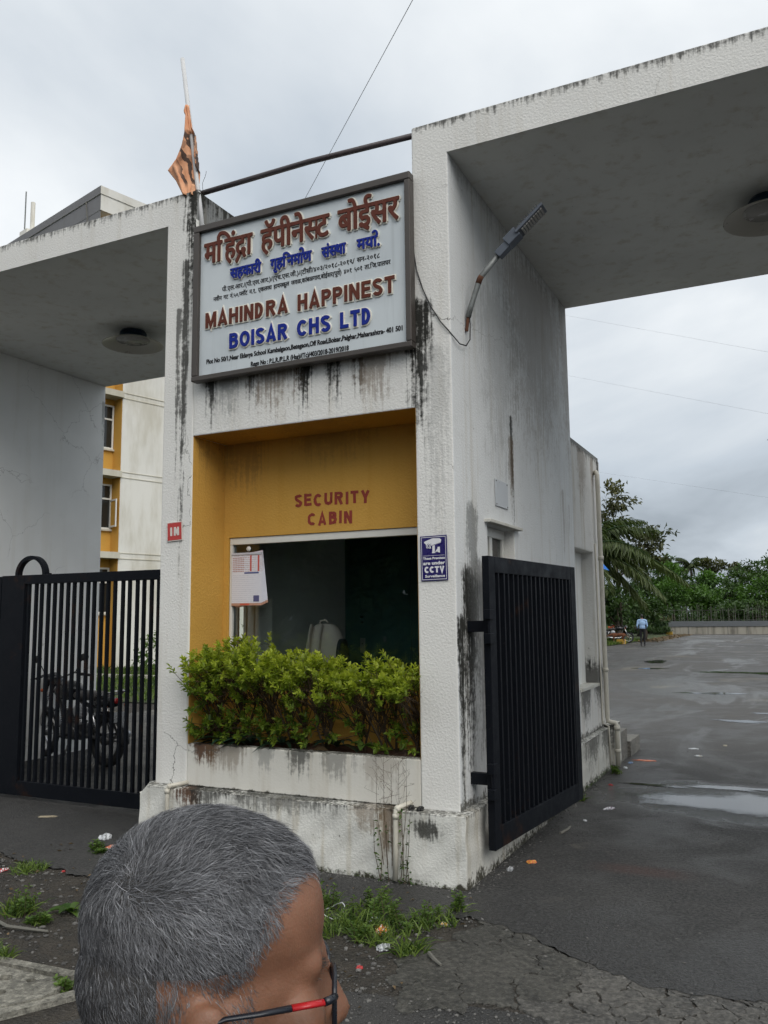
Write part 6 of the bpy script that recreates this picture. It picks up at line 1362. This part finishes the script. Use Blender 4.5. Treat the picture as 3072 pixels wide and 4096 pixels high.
# ------------------------------------------------------------------ drain slab, gravel and litter
def holed_slab(name, poly, holes, z0, z1, mat, parent=None):
    b = bmesh.new(); loops = [poly]+[[(cx+rx*math.cos(2*math.pi*i/18), cy+ry*math.sin(2*math.pi*i/18)) for i in range(18)] for cx, cy, rx, ry in holes]; es = []
    for lp in loops:
        vs = [b.verts.new((x, y, z1)) for x, y in lp]; es += [b.edges.new((vs[i], vs[(i+1) % len(vs)])) for i in range(len(vs))]
    bmesh.ops.triangle_fill(b, use_beauty=True, edges=es)
    r = bmesh.ops.extrude_edge_only(b, edges=[e for e in b.edges if len(e.link_faces) == 1])
    for v in [g_ for g_ in r['geom'] if isinstance(g_, bmesh.types.BMVert)]: v.co.z = z0
    bmesh.ops.recalc_face_normals(b, faces=b.faces); me = bpy.data.meshes.new(name); b.to_mesh(me); b.free(); return link(name, me, mat, parent)
M['slabc'] = concrete_mat('drain_concrete', (.23, .22, .185), (.13, .125, .105))
DS = thing('drain_cover', 'broken grey concrete drain cover with round holes at the lower left corner', 'drain cover')
holed_slab('cover_slab', [(-2.2, -2.12), (-1.62, -2.13), (-1.20, -2.12), (-1.15, -2.16), (-1.14, -2.30), (-1.22, -2.42), (-1.5, -2.62), (-2.2, -2.75)], [(-1.47, -2.22, .040, .032), (-1.33, -2.19, .024, .020), (-1.36, -2.34, .03, .026), (-1.62, -2.20, .03, .026), (-1.7, -2.36, .03, .026)], -.03, .022, M['slabc'], DS)
MB().prism([(0, -.02), (.62, -.02), (.62, .012), (0, .016)], 0, .055, Matrix.Translation((-1.83, -2.10, 0)) @ Matrix.Rotation(R(4), 4, 'Z')).build('kerb_strip', M['slabc'], DS)
MB().prism([(0, -.02), (.34, -.02), (.34, .012), (0, .016)], 0, .06, Matrix.Translation((-1.19, -2.49, 0)) @ Matrix.Rotation(R(62), 4, 'Z')).build('kerb_strip', M['slabc'], DS)
def pebbles(name, label, n, fn, s0, s1, mat, seed):
    nr = np.random.default_rng(seed); ico = bmesh.new(); bmesh.ops.create_icosphere(ico, subdivisions=1, radius=1); bv = np.array([v.co[:] for v in ico.verts]); bf = [tuple(v.index for v in f.verts) for f in ico.faces]; ico.free(); V = []; F = []
    for i in range(n):
        x, y, z = fn(nr); s_ = s0+(s1-s0)*nr.random()**3; k = bv*(s_*np.array([nr.uniform(.8, 1.4), nr.uniform(.7, 1.1), nr.uniform(.4, .7)]))*(1+nr.normal(0, .10, (len(bv), 1))); a = nr.uniform(0, 6.28); c, q = math.cos(a), math.sin(a)
        k = np.stack([k[:, 0]*c-k[:, 1]*q, k[:, 0]*q+k[:, 1]*c, k[:, 2]], 1)+np.array([x, y, z+s_*.15]); b = len(V); V += [tuple(p) for p in k]; F += [tuple(b+j for j in f) for f in bf]
    o = MB().add(V, F).build(name, mat); tag(o, label, 'gravel', kind='stuff')
h = H('gravel'); gi = h.n('ShaderNodeNewGeometry').outputs['Random Per Island']; M['gravel'] = h.done(h.bsdf(h.mix(gi, (.028, .027, .026), (.17, .165, .155)), .85))
pebbles('edge_gravel', 'loose dark grit along the ragged asphalt edge', 1500, lambda r: (lambda x: (x, float(np.interp(x, [-9, .1, .22, .45, .81, 1.3, 1.8, 2.6], [-.74, -.72, -.52, -.57, -.77, -1.02, -.97, -1.2]))+r.normal(0, .07), -.006))(r.uniform(-4.2, 2.3)), .003, .011, M['gravel'], 1)
pebbles('verge_gravel', 'loose stones on the bare earth verge', 1900, lambda r: (r.uniform(-3.4, .2), r.uniform(-2.0, -.75), -.010), .003, .016, M['gravel'], 2)
pebbles('road_grit', 'dark road chippings in front of the apron', 1300, lambda r: (r.uniform(-.6, 2.4), r.uniform(-1.85, -1.48), -.006), .003, .010, M['gravel'], 3)
pebbles('plinth_grit', 'grit and plaster crumbs at the foot of the plinth', 700, lambda r: (r.uniform(-2.6, .12), -.10-abs(r.normal(0, .05)), 0), .003, .009, M['gravel'], 4)
pebbles('side_grit', 'grit along the foot of the side plinth', 700, lambda r: (.07+abs(r.normal(0, .06)), r.uniform(-.1, 5), 0), .003, .010, M['gravel'], 5)
pebbles('drive_grit', 'scattered small stones on the asphalt', 420, lambda r: (r.uniform(.1, 2.2), r.uniform(-.7, 7), 0), .003, .009, M['gravel'], 6)
def crumple(name, label, cat, x, y, sx, sy, sz, cols, seed, z=0.0, group=None):
    nr = np.random.default_rng(seed); b = bmesh.new(); bmesh.ops.create_icosphere(b, subdivisions=3, radius=1)
    for v in b.verts:
        d = 1+.28*math.sin(v.co.x*5+seed)*math.sin(v.co.y*6+seed*2)+nr.normal(0, .07); v.co = Vector((v.co.x*sx*d, v.co.y*sy*d, max(-.2, v.co.z)*sz*(d+nr.normal(0, .12))))
    a = nr.uniform(0, 6.28); bmesh.ops.rotate(b, verts=b.verts, cent=(0, 0, 0), matrix=Matrix.Rotation(a, 3, 'Z')); me = bpy.data.meshes.new(name); b.to_mesh(me); b.free(); o = link(name, me); o.location = (x, y, z+sz*.2)
    for c in cols: me.materials.append(c)
    if len(cols) > 1: me.polygons.foreach_set('material_index', [int(abs(math.sin(p.center.x/sx*4+p.center.y/sy*3+seed))*len(cols)*.999) for p in me.polygons])
    tag(o, label, cat, group); return o
C = lambda n, c, r=.4: simple('litter_'+n, c, r, .15, 60)
wh, ye, bl, re, pu, og, gy, kh = C('white', (.62, .64, .66)), C('yellow', (.60, .36, .06)), C('blue', (.22, .32, .50)), C('red', (.45, .05, .05)), C('purple', (.12, .03, .09)), C('orange', (.60, .16, .06)), C('grey', (.30, .31, .32)), C('khaki', (.34, .29, .2))
LG = 'litter on the ground'
for a in [('snack_wrapper', 'crumpled yellow and white snack wrapper in the grass', 'wrapper', -.13, -.90, .055, .035, .030, [ye, wh, og], 1), ('foil_cup', 'flattened white foil cup lying in the grass', 'cup', -.02, -1.10, .038, .032, .02, [wh, gy], 2), ('plastic_scrap', 'pale blue plastic scrap among the weeds behind the wrapper', 'plastic', -.24, -.78, .026, .022, .03, [bl, wh], 3), ('paper_scrap', 'small red scrap at the near edge of the weeds', 'scrap', -.02, -1.37, .016, .014, .012, [re], 4), ('paper_scrap', 'white scrap at the right end of the weeds', 'scrap', .14, -.66, .020, .014, .014, [wh, ye], 5),
          ('plastic_bag', 'crumpled grey plastic bag on the asphalt left of the near man head', 'bag', -2.95, -.05, .055, .04, .03, [gy, wh], 6), ('paper_strip', 'torn pale paper strip lying before the left gate', 'paper', -3.95, .30, .075, .025, .008, [kh], 7), ('toothpaste_tube', 'white tube with an orange cap beside a weed', 'tube', -2.72, -.22, .050, .016, .014, [wh, og], 8), ('toothpaste_tube', 'white and red tube at the left picture edge', 'tube', -3.0, -.96, .045, .017, .014, [wh, re], 9), ('paper_scrap', 'tiny red scrap on bare earth at the left', 'scrap', -2.6, -.80, .014, .011, .008, [re], 10),
          ('leaf_litter', 'orange crushed wrapper beside the open gate leaf', 'wrapper', .256, .669, .036, .026, .012, [ye, og], 11), ('plastic_scrap', 'flat orange red strip near the steps', 'plastic', .33, 5.15, .12, .035, .008, [og], 12), ('plastic_scrap', 'blue scrap near the steps', 'plastic', .20, 4.92, .035, .025, .012, [bl], 13), ('paper_scrap', 'white packet near the foot of the downpipe', 'scrap', .205, 4.58, .04, .02, .012, [wh], 14), ('paper_scrap', 'red scrap near the side plinth', 'scrap', .24, 3.56, .025, .018, .010, [re], 15), ('snack_wrapper', 'purple and white wrapper near the puddle', 'wrapper', .43, 2.50, .06, .022, .014, [pu, wh], 16),
          ('paper_scrap', 'white paper scrap far out on the asphalt', 'scrap', .75, 6.25, .06, .03, .010, [wh], 17), ('paper_scrap', 'pale scrap in the middle of the asphalt', 'scrap', .86, 5.70, .04, .025, .010, [kh, wh], 18), ('paper_scrap', 'khaki scrap beyond the other scraps on the asphalt', 'scrap', 1.09, 6.68, .045, .025, .008, [kh], 19), ('stone', 'grey stone beside the open gate leaf', 'stone', .177, .433, .022, .018, .02, [gy], 20), ('fruit_peel', 'brown and yellow fruit peel on the drain cover', 'peel', -1.74, -2.16, .04, .022, .014, [ye, C('brown', (.06, .03, .015))], 21),
          ('charcoal_lump', 'left black lump on the plinth beside the drain pipe', 'lump', -.325, -.045, .024, .020, .022, [C('black', (.012, .012, .012))], 22), ('charcoal_lump', 'right black lump on the plinth beside the drain pipe', 'lump', -.262, -.05, .026, .020, .020, [C('black2', (.012, .012, .012))], 23), ('paper_scrap', 'white scrap near the gate beside twigs', 'scrap', .33, 2.0, .02, .012, .008, [wh], 24)]:
    z_ = .45 if a[0] == 'charcoal_lump' else (.022 if a[0] == 'fruit_peel' else (0 if a[4] > -.6 else -.008)); crumple(*a, z=z_, group=LG)
for lb, pts in (('pale dry stick at the edge of the weeds', [(.235, -1.10, .012), (.285, -1.16, .014), (.34, -1.20, .008)]), ('curved dry twig on the asphalt beside the gate', [(.25, 1.50, .006), (.28, 1.62, .012), (.27, 1.74, .006)]), ('long dry reed on the earth left of the near man', [(-2.35, -1.62, .0), (-2.05, -1.72, .010), (-1.80, -1.66, .0)])):
    o = MB().tube(pts, [.011, .010, .007], 6).build('stick', M['stake']); tag(o, lb, 'stick')
o = MB().tube([(-.52+.10*math.cos(a*.45), -.80+.07*math.sin(a*.45), .03+.03*math.sin(a*.9)) for a in range(15)], .003, 5).build('packing_strap', wh); tag(o, 'white plastic strap looped in the weeds beside the near man glasses', 'strap')
nr = np.random.default_rng(31); n = 120; P = np.stack([nr.uniform(-3.4, .3, n), nr.uniform(-1.9, -.2, n), np.full(n, .004)], 1)
o = leaves('leaf_litter', P, nr.normal(size=(n, 3))*np.array([1, 1, .15]), .035*nr.uniform(.5, 1.3, n), .016, nr.random(n), M['dry'], None, nr); tag(o, 'small dry leaves scattered over the verge', 'leaves', kind='stuff')
# cloth at the side plinth crevice: moss
nr = np.random.default_rng(33); n = 900; P = np.concatenate([np.stack([nr.uniform(-2.55, .05, n//2), -.10-.012*nr.random(n//2), nr.uniform(-.01, .03, n//2)], 1), np.stack([.068+.012*nr.random(n//2), nr.uniform(2.2, 4.4, n//2), nr.uniform(0, .04, n//2)], 1)])
o = leaves('moss', P, nr.normal(size=(n, 3))+np.array([0, 0, .6]), .014, .006, nr.random(n)*.5, M['weed'], None, nr); tag(o, 'low moss and seedlings along the foot of the plinth', 'moss', kind='stuff')
